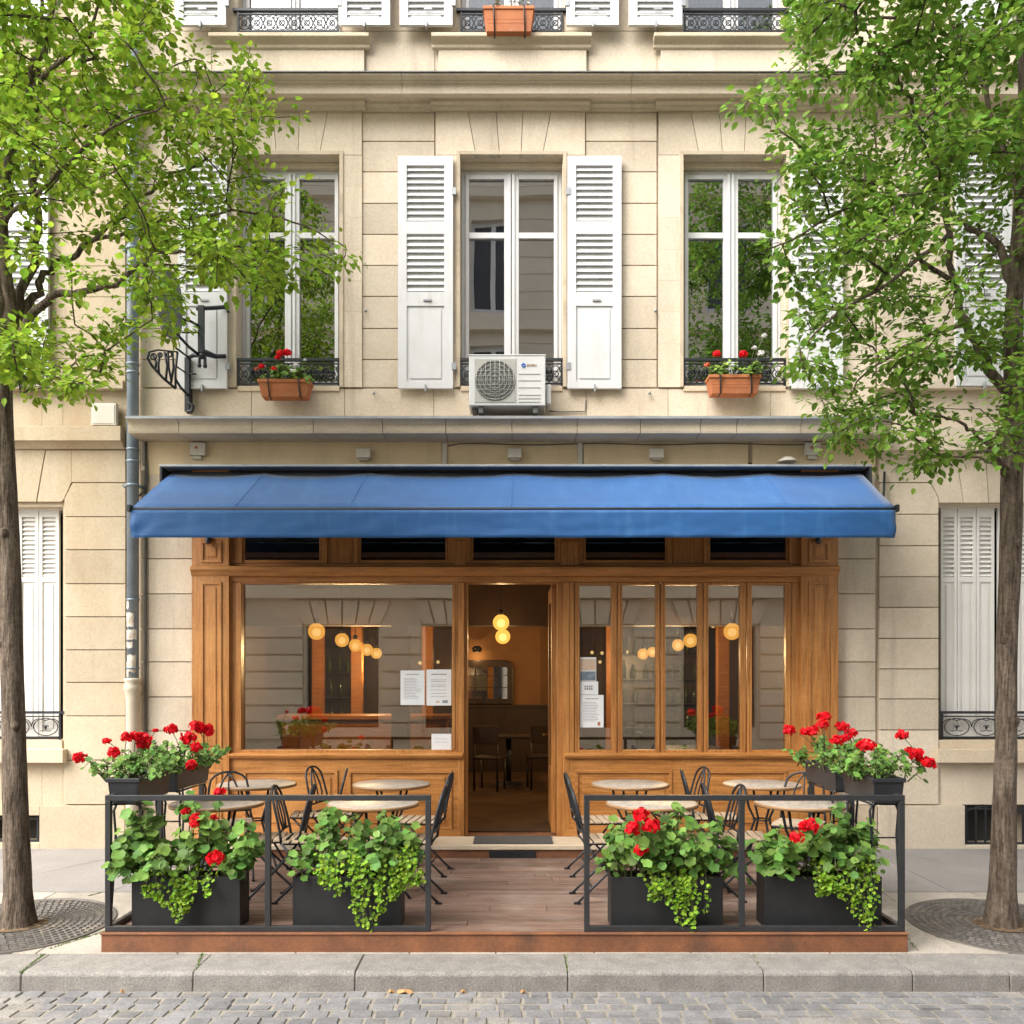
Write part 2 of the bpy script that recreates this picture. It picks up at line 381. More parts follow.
# aprons and sills of the top floor
for c in WC:
    m = MB()
    m.box(PX(c-73, -.06), PX(c+75, -.06), -.055, -.012, PZ(71.5, -.06), PZ(45, -.06), .6)
    build('sill_apron', m, 'stone', bldg, .004)
    m = MB()
    z = lambda py, Y=-.12: PZ(py, Y)
    prof = [(-.056, z(45.5)), (-.075, z(44)), (-.08, z(41.5)), (-.13, z(38)), (-.14, z(37)), (-.14, z(33.5)), (-.056, z(33))]
    m.xprism(prof, PX(c-80, -.12), PX(c+80, -.12), .55)
    build('sill', m, 'stone_pale', bldg, .003)

# string course between first and second floor
m = MB()
segs = [BX0-.06, PX(250), PX(405), PX(628), PX(748), BX1]
prof = [(-.02, PZ(96, -.1)), (-.20, PZ(95, -.22)), (-.235, PZ(93.5, -.235)), (-.235, PZ(84, -.235)), (-.255, PZ(83, -.25)), (-.26, PZ(80, -.26)), (-.31, PZ(75.5, -.31)), (-.33, PZ(74.5, -.33)), (-.33, PZ(73, -.33)), (-.02, PZ(73, -.33))]
for a, b in zip(segs, segs[1:]): m.xprism(prof, a+.0015, b-.0015, random.uniform(.45, .6))
build('string_course', m, 'stone', bldg, .003)
m = MB(); m.box(BX0-.06, BX1, -.345, -.012, PZ(73, -.33)+.001, PZ(73, -.33)+.012, .2)
build('zinc_flashing', m, 'lead', bldg)
m = MB()
def bed_mould(a, b, dy):
    p = [(-.013, PZ(111, -.03)), (-.045-dy, PZ(111, -.05)), (-.05-dy, PZ(107, -.06)), (-.085-dy, PZ(104, -.09)), (-.09-dy, PZ(100.5, -.1)), (-.13-dy, PZ(97, -.13)), (-.135-dy, PZ(96, -.14)), (-.013, PZ(96, -.1)+.001)]
    m.xprism(p, a, b, random.uniform(.4, .5))
edges = [(BX0, PX(213), 0)]
for i, c in enumerate(WC):
    edges.append((PX(c-80), PX(c+78), .04))
    nxt = PX(WC[i+1]-80) if i < 2 else BX1
    edges.append((PX(c+78), nxt, 0))
edges[0] = (BX0, PX(WC[0]-80), 0)
for a, b, d in edges: bed_mould(a+.001, b-.001, d)
build('bed_moulding', m, 'stone', bldg, .003)

# ledge over the shop
m = MB()
xs = [PX(127, -.35)] + [PX(p, -.3) for p in (180, 253, 314, 383, 446, 512, 577, 640, 700, 736, 800)] + [BX1+.02]
prof = [(-.015, PZ(441.2, -.05)), (-.06, PZ(441.2, -.05)), (-.31, PZ(433.6, -.31)), (-.325, PZ(433.4, -.325)), (-.33, PZ(431, -.33)), (-.33, PZ(424.5, -.33)), (-.34, PZ(422, -.34)), (-.365, PZ(419.5, -.365)), (-.37, PZ(418.4, -.37)), (-.015, PZ(416, -.36))]
for a, b in zip(xs, xs[1:]): m.xprism(prof, a+.0025, b-.0025, random.uniform(.3, .75))
build('ledge', m, 'stone_trim', bldg, .003)
m = MB()
m.box(PX(125.5, -.38), BX1+.03, -.38, -.016, PZ(418.4, -.37), PZ(417, -.38), .5)
m.box(PX(125.5, -.38), BX1+.03, -.385, -.372, PZ(418.6, -.38), PZ(415.8, -.385), .7)
build('ledge_flashing', m, 'zinc', bldg)
# painted band behind the awning
m = MB()
for a, b in ((146, 442), (447, 577.5), (583, 748), (752, 875)):
    m.box(PX(a)+.001, PX(b)-.001, -.014, .018, PZ(475), PZ(441.6), random.uniform(.45, .55))
build('painted_band', m, 'fascia_paint', bldg, .004)
for a, b in ((442, 446.8), (577.8, 582.6), (142, 146.5)):
    m = MB(); m.pbox(a, 442.5, b, 465, -.035, -.002, .4); build('band_strip', m, 'plaster_box', bldg, .003)
m = MB()
pts = [P(448, 446, -.03)] + [P(px, 444.2 + .7*math.sin(px*.05), -.028) for px in range(460, 860, 20)]
m.tube(pts, .0055, 5, .3)
build('cable', m, 'lead', bldg)
# plinth stones under the piers
for a, b in ((141, 192.5), (837.5, 876)):
    m = MB(); m.box(PX(a), PX(b), -.03, .02, -.05, PZ(805)-.004, .5); build('plinth', m, 'stone_plinth', bldg, .006)

# inside shell: keeps daylight out except through doors and windows
SY = 8.6
m = MB()
m.box(BX0-.1, BX1+.1, .301, SY+.3, 11.6, 11.8, .5)                                   # roof
m.box(BX0-.1, BX1+.1, -.25, .3, 11.6, 11.78, .5)
build('roof', m, 'zinc', bldg)
m = MB()
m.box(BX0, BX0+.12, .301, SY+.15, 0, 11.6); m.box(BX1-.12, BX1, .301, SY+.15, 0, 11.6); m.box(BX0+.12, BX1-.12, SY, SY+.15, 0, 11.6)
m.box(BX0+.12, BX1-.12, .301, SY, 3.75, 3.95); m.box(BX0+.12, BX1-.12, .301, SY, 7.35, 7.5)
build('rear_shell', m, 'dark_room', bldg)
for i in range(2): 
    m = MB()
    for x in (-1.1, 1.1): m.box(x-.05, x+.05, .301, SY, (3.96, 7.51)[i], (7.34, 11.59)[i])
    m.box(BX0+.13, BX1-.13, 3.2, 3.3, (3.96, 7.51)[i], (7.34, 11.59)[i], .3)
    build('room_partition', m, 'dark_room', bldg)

# ---------------------------------------------------------------- upper windows
def guard(parent, x0, x1, z0, z1, y, rings=6, style='tight'):
    """wrought iron window guard"""
    g = MB()
    g.box(x0-.05, x1+.05, y-.018, y+.018, z1-.012, z1+.014, .6)
    g.box(x0, x1, y-.008, y+.008, z1-.045, z1-.033, .5); g.box(x0, x1, y-.009, y+.009, z0, z0+.016, .5)
    for x in (x0, x1): g.box(x-.009, x+.009, y-.009, y+.009, z0-.02, z1-.01, .5)
    h = z1-.05-z0-.016; zc = z0+.016+h/2; wdt = (x1-x0)/rings
    for i in range(rings):
        xc = x0 + wdt*(i+.5)
        if style == 'tight':
            g.ring((xc, y, zc), h*.46, .005, 14, 4, sx=min(1.0, wdt/h), sz=1.0)
            g.tube([(xc-wdt/2, y, zc-h/2), (xc, y, zc+h*.05), (xc+wdt/2, y, zc+h/2)], .0045, 4)
            g.tube([(xc-wdt/2, y, zc+h/2), (xc, y, zc-h*.05), (xc+wdt/2, y, zc-h/2)], .0045, 4)
            g.ring((xc, y, zc), h*.17, .006, 10, 4)
            g.ring((xc+wdt/2, y, zc+h*.22), h*.13, .004, 8, 4); g.ring((xc+wdt/2, y, zc-h*.22), h*.13, .004, 8, 4)
        else:
            g.ring((xc, y, zc), h*.46, .0055, 18, 5, sx=wdt/h*.92)
            for sgn in (-1, 1):
                pts = [(xc+sgn*wdt*.5*math.cos(t), y, zc+h*.42*math.sin(t*1.4)) for t in [k*.2 for k in range(0, 9)]]
                g.tube(pts, .005, 4)
                pts = [(xc+sgn*(wdt*.08+.05*k/6*math.cos(k*.9)), y, zc+.05*k/6*math.sin(k*.9)) for k in range(7)]
                g.tube(pts, .0045, 4)
            g.ball((xc, y, zc), .016, 8, 5)
    return build('window_guard', g, 'iron', parent)
def casement(c, py_top, py_bot, py_bar, kind):
    """white two-leaf window in the opening centred on photo column c (wall plane)"""
    y = .14
    x0, x1 = PX(c-51), PX(c+51); xm = PX(c)
    zt, zb = PZ(py_top, y), PZ(py_bot, .05)
    k = (CAM_D+y)/CAM_D
    f = MB()
    f.box(x0+.001, x0+.038, y, y+.06, zb, zt, .5); f.box(x1-.038, x1-.001, y, y+.06, zb, zt, .5)
    f.box(x0+.038, x1-.038, y, y+.06, zt-.04, zt, .5); f.box(x0+.038, x1-.038, y-.02, y+.06, zb-.0, zb+.03, .5)
    for s in (-1, 1):
        a, b = (x0+.041, xm-.002) if s < 0 else (xm+.002, x1-.041)
        i, o = (a+.038, b-.072) if s < 0 else (a+.072, b-.038)
        f.box(a, i, y-.015, y+.045, zb+.035, zt-.042, .55); f.box(o, b, y-.015, y+.045, zb+.035, zt-.042, .55)
        f.box(i, o, y-.014, y+.045, zt-.09, zt-.043, .55); f.box(i, o, y-.014, y+.045, zb+.036, zb+.075, .55)
        zq = PZ(py_bar, y); f.box(i, o, y-.012, y+.045, zq-.03, zq+.03, .55)
    f.box(xm-.035, xm-.006, y-.03, y-.0155, zb+.035, zt-.042, .6); f.box(xm+.006, xm+.035, y-.03, y-.0155, zb+.035, zt-.042, .6)
    fr = build('window_frame', f, 'white_paint', bldg, .004)
    for s in (-1, 1):
        a, b = (x0+.041, xm-.002) if s < 0 else (xm+.002, x1-.041)
        p = MB(); p.box(a+.03, b-.03, y+.015, y+.021, zb+.05, zt-.07)
        build('pane', p, 'upper_glass' if kind == 'first' else 'top_glass', fr)
    return fr
for c in WC:
    fr = casement(c, 171, 386.5, 236, 'first')
    # lintel soffit / blind box and stone architrave round the opening
    m = MB()
    m.box(PX(c-51), PX(c+51), .09, .30, PZ(171, .14)+.001, PZ(157)-.001, .5)
    build('blind_box', m, 'stone', bldg, .003)
    m = MB()
    for a, b in ((c-55, c-51.2), (c+51.2, c+55)): m.box(PX(a), PX(b), -.044, -.0305, PZ(388), PZ(153.2), .45)
    m.box(PX(c-51.2)+.001, PX(c+51.2)-.001, -.044, -.0305, PZ(157), PZ(153.2), .4)
    build('architrave', m, 'stone_trim', bldg, .003)
    m = MB(); m.box(PX(c-50.8), PX(c+50.8), -.03, .20, PZ(392), PZ(386.8), .6)
    build('sill', m, 'stone_pale', bldg, .004)
    guard(bldg, PX(c-50), PX(c+50), PZ(384.5, -.02), PZ(360, -.02), -.02, 8)
    fr = casement(c, -200, 31.8, -60, 'second')
    guard(bldg, PX(c-50), PX(c+50), PZ(32, -.03), PZ(10.5, -.03), -.03, 8)
for c in (WC[0], WC[1], WC[2]):                                   # faint net curtains on the second floor
    m = MB()
    for s in (-1, 1):
        n = 14
        for k in range(n):
            xa = PX(c) + s*(.06 + .40*k/n); xb = PX(c) + s*(.06 + .40*(k+1)/n)
            ya = .27 + .02*math.sin(k*1.9); yb = .27 + .02*math.sin((k+1)*1.9)
            m.poly([(xa, ya, PZ(30)), (xb, yb, PZ(30)), (xb, yb, PZ(-195)), (xa, ya, PZ(-195))], .5, True)
    build('curtain', m, 'curtain', bldg)

def shutter(x0, x1, zb, zt, y, bars, solid_from, parent, mat='white_paint', hinge=1, nslat=None, thick=.035):
    """louvred leaf: bars = list of (z_low, z_high) louvre fields, solid panel below"""
    s = MB()
    st = (x1-x0)*.16
    yb = y+thick
    s.box(x0, x0+st, y, yb, zb, zt, .55); s.box(x1-st, x1, y, yb, zb, zt, .55)
    edges = sorted([zt] + [e for b in bars for e in b] + [zb], reverse=True)
    rails = []
    cur = zt
    for lo, hi in bars: rails.append((hi, cur)); cur = lo
    rails.append((solid_from, cur))
    for lo, hi in rails: s.box(x0+st, x1-st, y+.001, yb-.001, lo, hi, .53)
    s.box(x0+st, x1-st, y+.001, yb-.001, zb, zb+.07, .53)
    for lo, hi in bars:
        n = max(4, round((hi-lo)/(.062 if not nslat else nslat)))
        for k in range(n):
            z = lo + (hi-lo)*(k+.5)/n; h = (hi-lo)/n
            s.mesh([(x0+st, y+.004, z-h*.33), (x1-st, y+.004, z-h*.33), (x1-st, y+.022, z+h*.22), (x0+st, y+.022, z+h*.22),
                    (x0+st, y+.010, z-h*.38), (x1-st, y+.010, z-h*.38), (x1-st, y+.026, z+h*.18), (x0+st, y+.026, z+h*.18)],
                   [(0,1,2,3), (7,6,5,4), (0,4,5,1), (3,2,6,7)], random.uniform(.4, .6))
        s.box(x0+st, x1-st, y+.0265, y+.029, lo, hi, .5)
    s.box(x0+st, x1-st, y+.014, yb-.004, zb+.07, solid_from, .5)
    s.box(x0+st+.03, x1-st-.03, y+.006, y+.014, zb+.10, solid_from-.03, .56)
    o = build('shutter', s, mat, parent, .003)
    if nslat: return o
    xx = x1 if hinge > 0 else x0
    for z in (zb+.22, zt-.35):
        h = MB(); h.box(xx-.012, xx+.03, y-.008, y+.02, z-.035, z+.035, .5); build('hinge', h, 'zinc', o)
    h = MB(); h.box((x0+x1)/2-.02, (x0+x1)/2+.06, y-.012, y-.001, solid_from+.045, solid_from+.062, .3); build('latch', h, 'zinc', o)
    h = MB(); h.box((x0+x1)/2-.006, (x0+x1)/2+.01, y-.03, y+.02, zb-.035, zb+.03, .3); build('hook', h, 'zinc', o)
    return o
for (a, b, hg) in ((178, 227, 1), (398, 453, 1), (567.5, 621.5, -1), (790, 843, -1)):
    shutter(PX(a, -.08), PX(b, -.08), PZ(388.5, -.08), PZ(156, -.08), -.085,
            [(PZ(221.5, -.08), PZ(165.5, -.08)), (PZ(292, -.08), PZ(234, -.08))], PZ(306, -.08), bldg, hinge=hg)
for (a, b, hg) in ((178, 228, 1), (340, 391, -1), (400.5, 453, 1), (566, 618, -1), (628, 681, 1), (788, 840, -1)):
    shutter(PX(a, -.08), PX(b, -.08), PZ(30, -.08), PZ(-198, -.08), -.15,
            [(PZ(-40, -.08), PZ(-188, -.08)), (PZ(19, -.08), PZ(-28, -.08))], PZ(20, -.08), bldg, hinge=hg)
# shutter catches on the wall
for px, py in ((366, 310), (655, 310), (374, 392), (649, 392)):
    m = MB(); p = P(px, py, -.03); m.tube([p+Vector((0, .03, 0)), p, p+Vector((0, -.03, -.01))], .007, 5, .4); m.ball(p+Vector((0, -.03, -.02)), .016, 8, 5, .4)
    build('shutter_catch', m, 'zinc', bldg)

# ================================================================ oak shop front (part of the building)
YP, YF, YG = -.13, -.06, -.02
def raised(mb, x0, y0, x1, y1, yf, depth=.012, fr=2.6):
    """moulded frame with a raised field, from photo pixels"""
    X0, X1, Z0, Z1 = PX(x0, yf), PX(x1, yf), PZ(y1, yf), PZ(y0, yf); t = fr/100
    mb.box(X0, X1, yf-depth, yf, Z1-t, Z1, .42); mb.box(X0, X1, yf-depth, yf, Z0, Z0+t, .6)
    mb.box(X0, X0+t, yf-depth, yf, Z0+t, Z1-t, .45); mb.box(X1-t, X1, yf-depth, yf, Z0+t, Z1-t, .5)
    g = t*2.2
    if X1-X0 > 2.5*g and Z1-Z0 > 2.5*g: mb.box(X0+g, X1-g, yf-depth*.6, yf, Z0+g, Z1-g, .56)
for a, b, pa, pb in ((192, 229, 201, 222), (801.5, 838.5, 808.5, 829.5)):
    m = MB()
    m.pbox(a, 470, b, 566, YP, .02, .45); m.pbox(a, 575, b, 838, YP, .02, .5)
    raised(m, pa, 541, pb, 562.5, YP); raised(m, pa, 582, pb, 752, YP); raised(m, pa, 770, pb, 828, YP)
    m.pbox(a, 829, b, 838.5, YP-.02, YP, .4)
    o = build('shopfront_pilaster', m, 'oak', bldg, .004)
m = MB()   # cornice moulding across the front
x0, x1 = PX(190, -.17), PX(840, -.17)
prof = [(-.02, PZ(576, -.1)), (-.135, PZ(576, -.13)), (-.15, PZ(573, -.15)), (-.16, PZ(571, -.16)), (-.175, PZ(569.5, -.17)), (-.175, PZ(567, -.17)), (-.15, PZ(566, -.15)), (-.02, PZ(565.5, -.15))]
m.xprism(prof, x0, x1, .45)
build('shopfront_moulding', m, 'oak_cross', bldg, .002)
m = MB()
m.pbox(229.3, 563.5, 801.2, 566, YF, .02, .4); m.pbox(229.3, 470, 801.2, 523.6, YF, .02, .4)
m.pbox(229.3, 576.2, 801.2, 582, YF-.02, .02, .5)
build('shopfront_rail', m, 'oak_cross', bldg, .003)
for a, b in ((229.3, 242), (322, 327), (353, 358), (448, 470.5), (557.5, 583), (668, 672), (704, 707.5), (789, 801.2)):
    m = MB(); m.pbox(a, 524, b, 563.3, YF-.012, .02, .45); build('transom_upright', m, 'oak', bldg, .003)
for a, b in ((327.2, 352.8), (672.2, 703.8)): m = MB(); m.pbox(a, 524, b, 563.3, YF+.015, .02, .35); build('transom_panel', m, 'oak', bldg, .003)
for a, b in ((454, 466), (561, 579)): m = MB(); m.pbox(a, 541, b, 565.5, YF-.03, YF-.013, .5); build('transom_pilaster', m, 'oak', bldg, .003)
for a, b in ((242.2, 321.8), (358.2, 447.8), (470.7, 557.3), (583.2, 667.8), (707.7, 788.8)):
    f = MB()
    f.pbox(a, 560, b, 563.3, YF+.005, .0, .5); f.pbox(a, 524, a+2.5, 559.8, YF+.005, .0, .45); f.pbox(b-2.5, 524, b, 559.8, YF+.005, .0, .45)
    f.pbox(a+2.6, 524, b-2.6, 527, YF+.005, .0, .4)
    tr = build('transom_light', f, 'oak_cross', bldg, .002)
    g = MB(); g.pbox(a+2, 525, b-2, 561.5, -.032, -.026)
    build('pane', g, 'top_glass', tr)
# big fixed window, left
f = MB()
f.pbox(229.3, 582.2, 241, 757, YF-.02, .02, .45); f.pbox(452, 582.2, 458, 757, YF-.02, .02, .5)
f.pbox(241, 750, 452, 757, YF-.02, .02, .55); f.pbox(241, 582.2, 452, 583.6, YF-.018, .02, .4)
f.pbox(236, 583.8, 241, 749.8, YF-.03, YF-.0205, .5); f.pbox(452, 583.8, 455, 749.8, YF-.03, YF-.0205, .5); f.pbox(241.2, 750, 451.8, 753, YF-.03, YF-.0205, .6)
win_left = build('shop_window', f, 'oak', bldg, .003)
g = MB(); g.pbox(240, 582.5, 453, 751, YG, YG+.008); build('pane', g, 'shop_glass', win_left)
# folding window, right: five leaves
m = MB()
m.pbox(569.5, 582.2, 574, 757, YF-.03, .02, .5); m.pbox(792, 582.2, 801.2, 757, YF-.02, .02, .42)
m.pbox(574.2, 755, 791.8, 757, YF-.02, .02, .5)
build('shop_window_frame', m, 'oak', bldg, .003)
LEAVES = [(574.3, 617.2, 579.5, 611.5), (617.8, 660.4, 622.5, 656), (661, 703, 665.5, 698), (703.8, 746.4, 708.5, 740.5), (747, 791.7, 752, 786)]
for a, b, c, d in LEAVES:
    f = MB()
    f.pbox(a, 582.4, c, 754.8, YF-.012, -.005, .52); f.pbox(d, 582.4, b, 754.8, YF-.012, -.005, .48)
    f.pbox(c, 582.4, d, 585, YF-.011, -.006, .42); f.pbox(c, 750, d, 754.8, YF-.011, -.006, .6)
    f.pbox(a+1.2, 584, a+2.6, 753, YF-.02, YF-.0125, .55); f.pbox(b-2.6, 584, b-1.2, 753, YF-.02, YF-.0125, .5)
    lf = build('folding_window_leaf', f, 'oak', bldg, .003)
    g = MB(); g.pbox(c-1, 584, d+1, 751, YG-.012, YG-.004); build('pane', g, 'shop_glass', lf)
# stall risers below the glass
def riser(px0, px1, panels):
    m = MB()
    m.pbox(px0, 758, px1, 838, YF-.03, .02, .5)
    for a, b in panels: raised(m, a, 770, b, 830, YF-.03, .016, 3.2)
    m.pbox(px0, 829.5, px1, 838.4, YF-.045, YF-.0305, .4)
    o = build('stall_riser', m, 'oak_cross', bldg, .004)
    s = MB(); s.xprism([(-.02, PZ(758.5, -.12)), (-.12, PZ(758.5, -.12)), (-.135, PZ(756, -.13)), (-.135, PZ(754.5, -.13)), (-.1, PZ(752.8, -.1)), (-.02, PZ(752.5, -.09))], PX(px0-1, -.12), PX(px1+1.5, -.12), .62)
    build('ledge_rail', s, 'oak_cross', o, .002)
    return o
riser(229.3, 461, [(243, 338), (348, 452)]); riser(566, 801.2, [(575, 672), (704, 787)])
# doorway
m = MB()
m.pbox(458.2, 582.3, 464, 838, YF-.035, .06, .5); m.pbox(464.2, 582.3, 467.5, 838, YF+.02, .10, .35)
m.pbox(563, 582.3, 569.2, 838, YF-.035, .06, .5); m.pbox(557, 582.3, 562.8, 838, YF+.02, .10, .38)
m.pbox(464.2, 576.4, 562.8, 583, YF-.0, .09, .35)
build('door_frame', m, 'oak', bldg, .003)
m = MB()
xh = PX(556, .12)
m.box(xh-.045, xh, .12, .24, .13, PZ(584, .12), .45); m.box(xh-.045, xh, .84, .96, .13, PZ(584, .12), .45)
m.box(xh-.043, xh-.002, .24, .84, .13, .75, .45); m.box(xh-.043, xh-.002, .24, .84, PZ(584, .12)-.14, PZ(584, .12)-.001, .45)
dl = build('door_leaf', m, 'oak', bldg, .004)
g = MB(); g.box(xh-.026, xh-.02, .24, .84, .75, PZ(584, .12)-.14); build('pane', g, 'shop_glass', dl)
g = MB(); g.tube([(xh-.05, .90, 1.08), (xh-.10, .90, 1.08), (xh-.10, .80, 1.08)], .011, 6); build('handle', g, 'brass', dl)
# stone doorstep with a riser plate
m = MB()
STEP = .135
m.box(PX(192, -.2), PX(838, -.2), -.10, .3, -.05, STEP-.03, .4)
m.box(PX(225, -.5), PX(806, -.5), -.56, -.1005, -.05, STEP-.045, .35)
build('step_riser', m, 'corten', bldg, .005)
m = MB(); m.box(PX(222, -.55), PX(809, -.55), -.58, -.1002, STEP-.045, STEP, .5)
m.box(PX(209, -.13), PX(461, -.13), -.10, -.06, STEP, STEP+.02, .6); m.box(PX(569, -.13), PX(806, -.13), -.10, -.06, STEP, STEP+.02, .6)
build('doorstep', m, 'stone_pale', bldg, .008)
m = MB(); m.box(PX(489, -.57), PX(535, -.57), -.573, -.5605, .012, STEP-.05, .4)
build('step_grille', m, 'iron', bldg, .003)
# ================================================================ neighbouring houses
def ground_window(parent, px0, px1, py0, py1, panels, guard_px, rails):
    """recessed opening with folded white shutter panels, iron guard and sill; panels = photo columns"""
    ys = .13
    for a, b in panels:
        x0, x1 = PX(a, ys), PX(b, ys)
        shutter(x0+.001, x1-.001, PZ(738, ys), PZ(py0+3, ys), ys, [(PZ(577, ys), PZ(517, ys))], PZ(582, ys), parent, 'cream_paint', nslat=.046)
    m = MB()
    m.box(PX(px0), PX(px1), .10, .30, PZ(py0+3, .1), PZ(py0)-.0, .4)
    build('window_head', m, 'cream_paint', parent)
    m = MB()
    m.box(PX(px0)-.06, PX(px1)+.06, -.10, -.0, PZ(763, -.1), PZ(749.5, -.1), .6)
    m.box(PX(px0), PX(px1), .0005, .24, PZ(749.5), PZ(740), .5)
    build('sill', m, 'stone_pale', parent, .006)
    guard(parent, PX(guard_px[0], .03), PX(guard_px[1], .03), PZ(738, .03), PZ(712.5, .03), .03, rails, 'open')
def house(name, label, side):
    h = thing(name, label, 'building', (0, 0, 0))
    if side < 0:
        X0, X1 = -9.5, BX0-.003
        gw = (-58, 62, 506.5, 749.5); cel = (-30, 41, 815, 842.5)
        mat = 'stone_warm'
    else:
        X0, X1 = BX1+.003, 9.5
        gw = (939, 1062, 504.5, 749.5); cel = (963.5, 1030, 805, 845)
        mat = 'stone'
    ex = 1 if side > 0 else -1
    upw = [(PX(-36), PX(-16)), (PX(1040), PX(1060))][side > 0]
    holes = [(PX(gw[0]), PX(gw[1]), PZ(gw[3]), PZ(gw[2])), (PX(cel[0]), PX(cel[1]), PZ(cel[3]), PZ(cel[2]))]
    uc = -62 if side < 0 else 1068                                  # first floor window centre
    holes.append((PX(uc-51), PX(uc+51), PZ(388), PZ(157)))
    holes.append((PX(uc-51), PX(uc+51), PZ(32), PZ(-200)))
    m = MB()
    grid_wall(m, X0, X1, -.05, 10.9, .02, .30, holes, .5)
    if side < 0:
        J = [483, 517, 550, 584, 617, 650, 682.5, 716, 760, 804.5]
        courses(m, 65, 126, J[1:], -.012, .02, .009)
        za, zb = PZ(483), PZ(517)
        m.yprism([(PX(65), zb+.004), (PX(126), zb+.004), (PX(126), za-.004), (PX(73), za-.004), (PX(65), PZ(499))], -.012, .02, .6)
        voussoirs(m, 450, 502, [-90, -58, -20, 12, 46], [-90, -44, -14, 10, 37], -.012, .02)
        for q in ([(PX(62), PZ(502)), (PX(65)-.004, PZ(499)), (PX(72), PZ(482.5)), (PX(126), PZ(482.5)), (PX(126), PZ(450.5)), (PX(72), PZ(450.5)), (PX(46)+.006, PZ(450.5)), (PX(37)+.006, PZ(502))],): m.yprism([q[7], q[0], q[1], q[2], q[5], q[6]], -.012, .02, .55); m.yprism([q[2], q[3], q[4], q[5]], -.012, .02, .55)
        m.box(PX(-100), PX(-58)-.003, -.012, .02, PZ(804), PZ(506), .5)
        courses(m, -300, -100, J, -.012, .02, .009)
        band = (X0, PX(126))
    else:
        J = [483, 514.5, 546, 577, 607.5, 638.5, 669, 699, 730, 767, 804.5]
        courses(m, 879, 938, J[1:], -.012, .02, .009)
        za, zb = PZ(483), PZ(514.5)
        m.yprism([(PX(879), zb+.004), (PX(938), zb+.004), (PX(938), PZ(499)), (PX(930), za-.004), (PX(879), za-.004)], -.012, .02, .6)
        m.yprism([(PX(879), PZ(482.5)), (PX(930.5), PZ(482.5)), (PX(930.5), PZ(450)), (PX(879), PZ(450))], -.012, .02, .55); m.yprism([(PX(930.5), PZ(482.5)), (PX(938.5), PZ(499)), (PX(939), PZ(503)), (PX(963)-.003, PZ(503)), (PX(955)-.003, PZ(450)), (PX(930.5), PZ(450))], -.012, .02, .55)
        voussoirs(m, 450, 503, [955, 985, 1015, 1045, 1150], [963, 988, 1013, 1038, 1062], -.012, .02)
        m.box(PX(1062)+.003, PX(1100), -.012, .02, PZ(804), PZ(506), .5)
        courses(m, 1100, 1300, J, -.012, .02, .009)
        band = (PX(877), X1)
    # upper walls: flat ashlar
    for zz0, zz1, n in ((PZ(390), PZ(112), 9), (PZ(70), 10.85, 10)):
        for i in range(n):
            a, b = zz0+(zz1-zz0)*i/n, zz0+(zz1-zz0)*(i+1)/n
            xs = sorted([band[0], band[1], PX(uc-52), PX(uc+52)])
            for p, q in zip(xs, xs[1:]):
                mid = (p+q)/2
                if PX(uc-52) < mid < PX(uc+52):
                    if any(hh[2]-.02 < (a+b)/2 < hh[3]+.02 for hh in holes[2:]): continue
                m.box(p+.002, q-.002, -.010, .02, a+.002, b-.002, random.uniform(.35, .65))
    pc = (PX(cel[0]), PX(cel[1])); zt_ = PZ(805)-.004
    for a, b, c_, d_ in ((band[0], pc[0], -.06, zt_), (pc[1], band[1], -.06, zt_), (pc[0], pc[1], -.06, PZ(cel[3])), (pc[0], pc[1], PZ(cel[2]), zt_)):
        if d_-c_ > .01: m.box(a, b, -.03, .02, c_, d_, .3)
    if side < 0:
        for a, b in ((-30, 41),): pass
    build('wall', m, mat, h, .003, 1)
    # bands between the storeys
    m = MB()
    if side < 0: pr = [(-.011, PZ(449, -.03)), (-.03, PZ(449, -.03)), (-.06, PZ(445, -.06)), (-.09, PZ(441, -.09)), (-.12, PZ(440.5, -.12)), (-.12, PZ(426, -.12)), (-.011, PZ(424, -.12))]
    else: pr = [(-.011, PZ(458, -.03)), (-.03, PZ(458, -.03)), (-.06, PZ(452, -.06)), (-.12, PZ(450, -.12)), (-.12, PZ(426, -.12)), (-.011, PZ(424, -.12))]
    xs = [band[0]+(band[1]-band[0])*i/5 for i in range(6)]
    for a, b in zip(xs, xs[1:]): m.xprism(pr, a+.002, b-.002, random.uniform(.45, .65))
    m.box(band[0], band[1], -.07, -.0105, PZ(388.5, -.07), PZ(380, -.07), .35)
    build('storey_band', m, mat, h, .004)
    m = MB()
    pr = [(-.011, PZ(108, -.03)), (-.08, PZ(104, -.08)), (-.20, PZ(96, -.2)), (-.24, PZ(94, -.24)), (-.24, PZ(82, -.24)), (-.30, PZ(75, -.3)), (-.30, PZ(72, -.3)), (-.011, PZ(72, -.3))]
    lim = (band[0], band[1]-.10) if side < 0 else (band[0]+.03, band[1])
    m.xprism(pr, lim[0], lim[1], .5)
    build('string_course', m, mat, h, .003)
    # windows
    if side < 0: ground_window(h, gw[0], gw[1], gw[2], gw[3], [(-57, -39), (-39, -20), (-19, -1), (-1, 18), (18.5, 38.5), (39, 59)], (-55, 60), 4)
    else: ground_window(h, gw[0], gw[1], gw[2], gw[3], [(941, 957), (957.5, 976), (976.5, 994.5), (998, 1016), (1016.5, 1036), (1036.5, 1060)], (942, 1060), 4)
